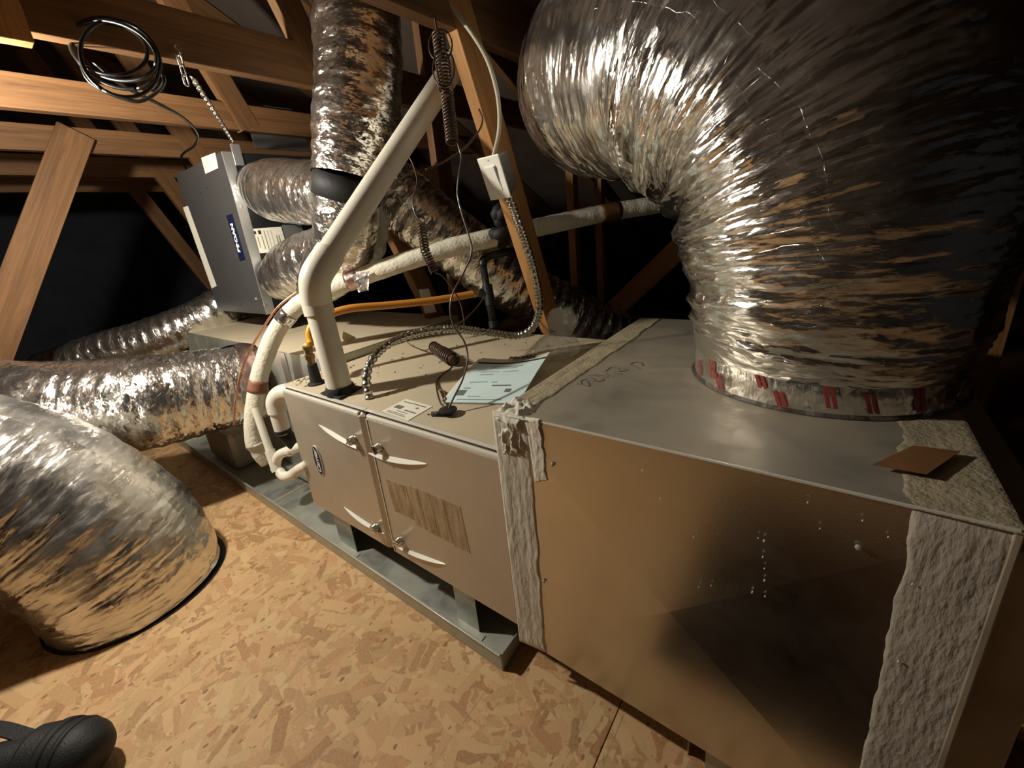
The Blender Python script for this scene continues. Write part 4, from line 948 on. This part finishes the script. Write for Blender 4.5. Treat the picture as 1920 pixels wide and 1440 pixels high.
wire([a1, onz(846, 690, Z1+.015), onz(832, 700, Z1+.006), onz(819, 715, Z1+.004), onz(820, 735, Z1+.01), onz(826, 755, Z1+.014), GR + Vector((-.012, .004, .012))], t, .0028)
wire([onz(819, 728, Z1+.008), onz(833, 735, Z1+.004), onz(836, 750, Z1+.006)], t, .0026)
wire([a0, onz(795, 657, Z1+.004), onz(772, 648, Z1+.01), at(757, 635, 1.22)], t, .002)

# ================================================================== MANUAL AND PLASTIC BAG
t = thing('instruction_manual', 'pale blue printed instruction sheets lying on the furnace top', 'paper', onz(920, 720, Z1))
k0, k1, k2, k3 = onz(834, 755, Z1+.004), onz(972, 757, Z1+.004), onz(1031, 661, Z1+.050), onz(905, 672, Z1+.036)
def sheet(z_off, name, mat, r0=0., r1=1., c0_=0., c1_=1., th=.0012, shift=(0, 0, 0)):
    nu, nv = 14, 14; V = []
    for i in range(nu+1):
        for j in range(nv+1):
            a = c0_ + (c1_-c0_)*i/nu; b = r0 + (r1-r0)*j/nv
            p = (k0*(1-a)+k1*a)*(1-b) + (k3*(1-a)+k2*a)*b + Vector(shift)
            p.z += z_off - .012*math.sin(math.pi*a)*max(0, b-.5)*2 + .003*math.sin(math.pi*b)
            V.append(p)
    n_ = len(V); V += [v - Vector((0, 0, th)) for v in V]; W_ = nv+1
    F = []
    for i in range(nu):
        for j in range(nv):
            q = [i*W_+j, (i+1)*W_+j, (i+1)*W_+j+1, i*W_+j+1]; F += [q, [x+n_ for x in q[::-1]]]
    for i in range(nu): F += [[i*W_, i*W_+n_, (i+1)*W_+n_, (i+1)*W_], [i*W_+nv, (i+1)*W_+nv, (i+1)*W_+nv+n_, i*W_+nv+n_]]
    for j in range(nv): F += [[j, j+1, j+1+n_, j+n_], [nu*W_+j, nu*W_+j+n_, nu*W_+j+1+n_, nu*W_+j+1]]
    return MB().add(V, F).build(name, mat, t, 40)
sheet(-.0015, 'under_sheet', 'paper_white', shift=(-.012, -.004, 0), th=.0015); s0 = sheet(.0015, 'top_sheet', 'paper_blue')
sheet(.0022, 'white_header', 'paper_white', .885, .998, .0, 1., .0004); sheet(.0024, 'dark_rule', 'ink_dark', .845, .88, 0, 1., .0004)
def bars(rows):
    for a0, a1, b0, b1, mt in rows: sheet(.0021, 'print', mt, b0, b1, a0, a1, .0003)
bars([(.28, .72, .74, .755, 'ink'), (.26, .66, .70, .712, 'ink'), (.1, .22, .66, .668, 'ink'), (.18, .45, .60, .608, 'ink'), (.5, .72, .60, .608, 'ink'), (.2, .40, .53, .538, 'ink'), (.14, .40, .37, .378, 'ink'), (.46, .54, .36, .37, 'ink'), (.5, .76, .29, .305, 'ink_dark'), (.12, .22, .25, .262, 'ink'), (.06, .19, .12, .22, 'ink'), (.72, .80, .18, .235, 'ink'), (.26, .44, .10, .108, 'ink'), (.14, .76, .045, .053, 'ink')])
hx = (k2-k3).normalized(); hy = (k3-k0).normalized()
text('BROAN', .022, k3.lerp(k2, .62)*.945 + k0.lerp(k1, .62)*.055 + Vector((0, 0, -.0015)), hx, hy, 'ink_dark', t, bold=.0015)
t = thing('plastic_bag', 'crumpled clear plastic bag lying beside the blue manual', 'plastic bag', onz(1045, 675, Z1))
foil_duct([at(1003, 668, 1.235), at(1022, 656, 1.245), at(1045, 652, 1.25), at(1068, 650, 1.245), at(1088, 654, 1.235)], [.012, .040, .050, .046, .012], 'bag_body', 'clear', t, seed=5, step=.005, nth=60, rib=0, wr=.014, lump=.02, kx=40, ky=6, ends=(0, 0))
foil_duct([at(1040, 625, 1.26), at(1050, 608, 1.265), at(1060, 592, 1.27), at(1066, 578, 1.275)], [.022, .046, .045, .010], 'bag_neck', 'clear', t, seed=9, step=.005, nth=50, rib=0, wr=.014, lump=.02, kx=40, ky=6, ends=(0, 0))

# ================================================================== CONDENSATE PIPING LEFT OF THE FURNACE
e0 = Vector((.004, .06, .525))
t = thing('drain_elbow', 'white plastic elbow on the left end of the furnace', 'pipe', e0 - Vector((.05, 0, .2)))
P = [Vector((0.0, .045, .526)), Vector((-.028, .028, .532)), Vector((-.052, .010, .526)), Vector((-.066, -.002, .503)), Vector((-.066, -.005, .468))]
MB().tube(spline(P, .008), .0285, 28).build('elbow', 'pvc', t, 40)
MB().tube([P[-1] + Vector((0, 0, .002)), P[-1] - Vector((0, 0, .075))], .0245, 24).build('stub', 'pvc', t, 40)
MB().tube([P[-1] - Vector((0, 0, .060)), P[-1] - Vector((0, 0, .072))], .0265, 24).build('clamp', 'black_rubber', t, 40)
MB().tube([P[-1] - Vector((0, 0, .075)), P[-1] - Vector((-.02, -.02, .125))], .023, 24).build('coupling', 'black_rubber', t, 40)
t = thing('drain_trap', 'thin white condensate drain pipe with trap bends by the furnace corner', 'pipe', at(530, 890, 1.35))
A0, A1 = at(478, 765, 1.43), at(507, 848, 1.43)
MB().tube([A0, A1], .0125, 18).build('riser', 'pvc', t, 40)
MB().tube([A1 - (A1-A0)*.05, A1 + (A1-A0)*.42], .0165, 18).build('sleeve', 'pvc', t, 40)
A2 = A1 + (A1-A0)*.42
MB().tube(spline([A2, at(524, 884, 1.43), at(533, 893, 1.42), at(548, 890, 1.40), at(560, 880, 1.38), at(575, 872, 1.36)], .008), .0165, 18).build('trap_bend', 'pvc', t, True)
MB().tube(spline([at(516, 880, 1.44), at(518, 866, 1.43), at(524, 853, 1.42), at(536, 847, 1.41), at(560, 838, 1.38), at(575, 833, 1.36)], .008), .0160, 18).build('upper_bend', 'pvc', t, True)
for p, q in ((at(541, 846, 1.405), at(547, 844, 1.40)), (at(549, 889, 1.40), at(554, 886, 1.393))): MB().tube([p, q], .0185, 18).build('socket', 'pvc', t, 40)

# ================================================================== BLACK BAG IN THE CORNER
c = onz(150, 1405, .055)
t = thing('tool_bag', 'black rounded bag with straps in the bottom left corner', 'bag', (c.x, c.y, 0))
ax = (RX - Vector((0, 0, RX.z))).normalized(); ay = Vector((0, 0, 1)).cross(ax)
C = [c + ax*x + Vector((0, 0, z)) + ay*y for x, y, z in ((-.20, -.03, -.005), (-.12, -.02, 0), (-.05, -.012, .002), (0, -.01, .002), (.035, -.012, 0), (.056, -.015, -.004))]
Cs = spline(C, .006); n_ = len(Cs)
MB().tube(Cs, [(.058 if i/n_ < .78 else .058*max(.12, math.sqrt(max(0, 1-((i/n_-.78)/.22)**2)))) - (.014 if i/n_ < .45 else 0) for i in range(n_)], 28).build('bag_body', 'bag_black', t, True)
i0 = int(n_*.62); MB().tube(Cs[i0:i0+4], .062, 28).build('ribbed_rim', 'black_rubber', t, True)
i0 = int(n_*.74); MB().tube(Cs[i0:i0+3], .0605, 28).build('ribbed_rim', 'black_rubber', t, True)
mb = MB()
P = spline([onz(u, v, .09) for u, v in ((-60, 1362), (0, 1366), (50, 1380), (95, 1392), (130, 1384))], .008)
for a, b in zip(P[:-1], P[1:]): mb.obb((a+b)/2, (b-a)*.55, Vector((0, 0, 1)).cross(b-a).normalized()*.012, (0, 0, .003))
mb.build('strap', 'bag_black', t)
mb = MB()
P = spline([onz(u, v, .06) for u, v in ((-80, 1440), (-10, 1420), (40, 1410), (90, 1395))], .008)
for a, b in zip(P[:-1], P[1:]): mb.obb((a+b)/2, (b-a)*.55, Vector((0, 0, 1)).cross(b-a).normalized()*.014, (0, 0, .003))
mb.build('strap', 'bag_black', t)
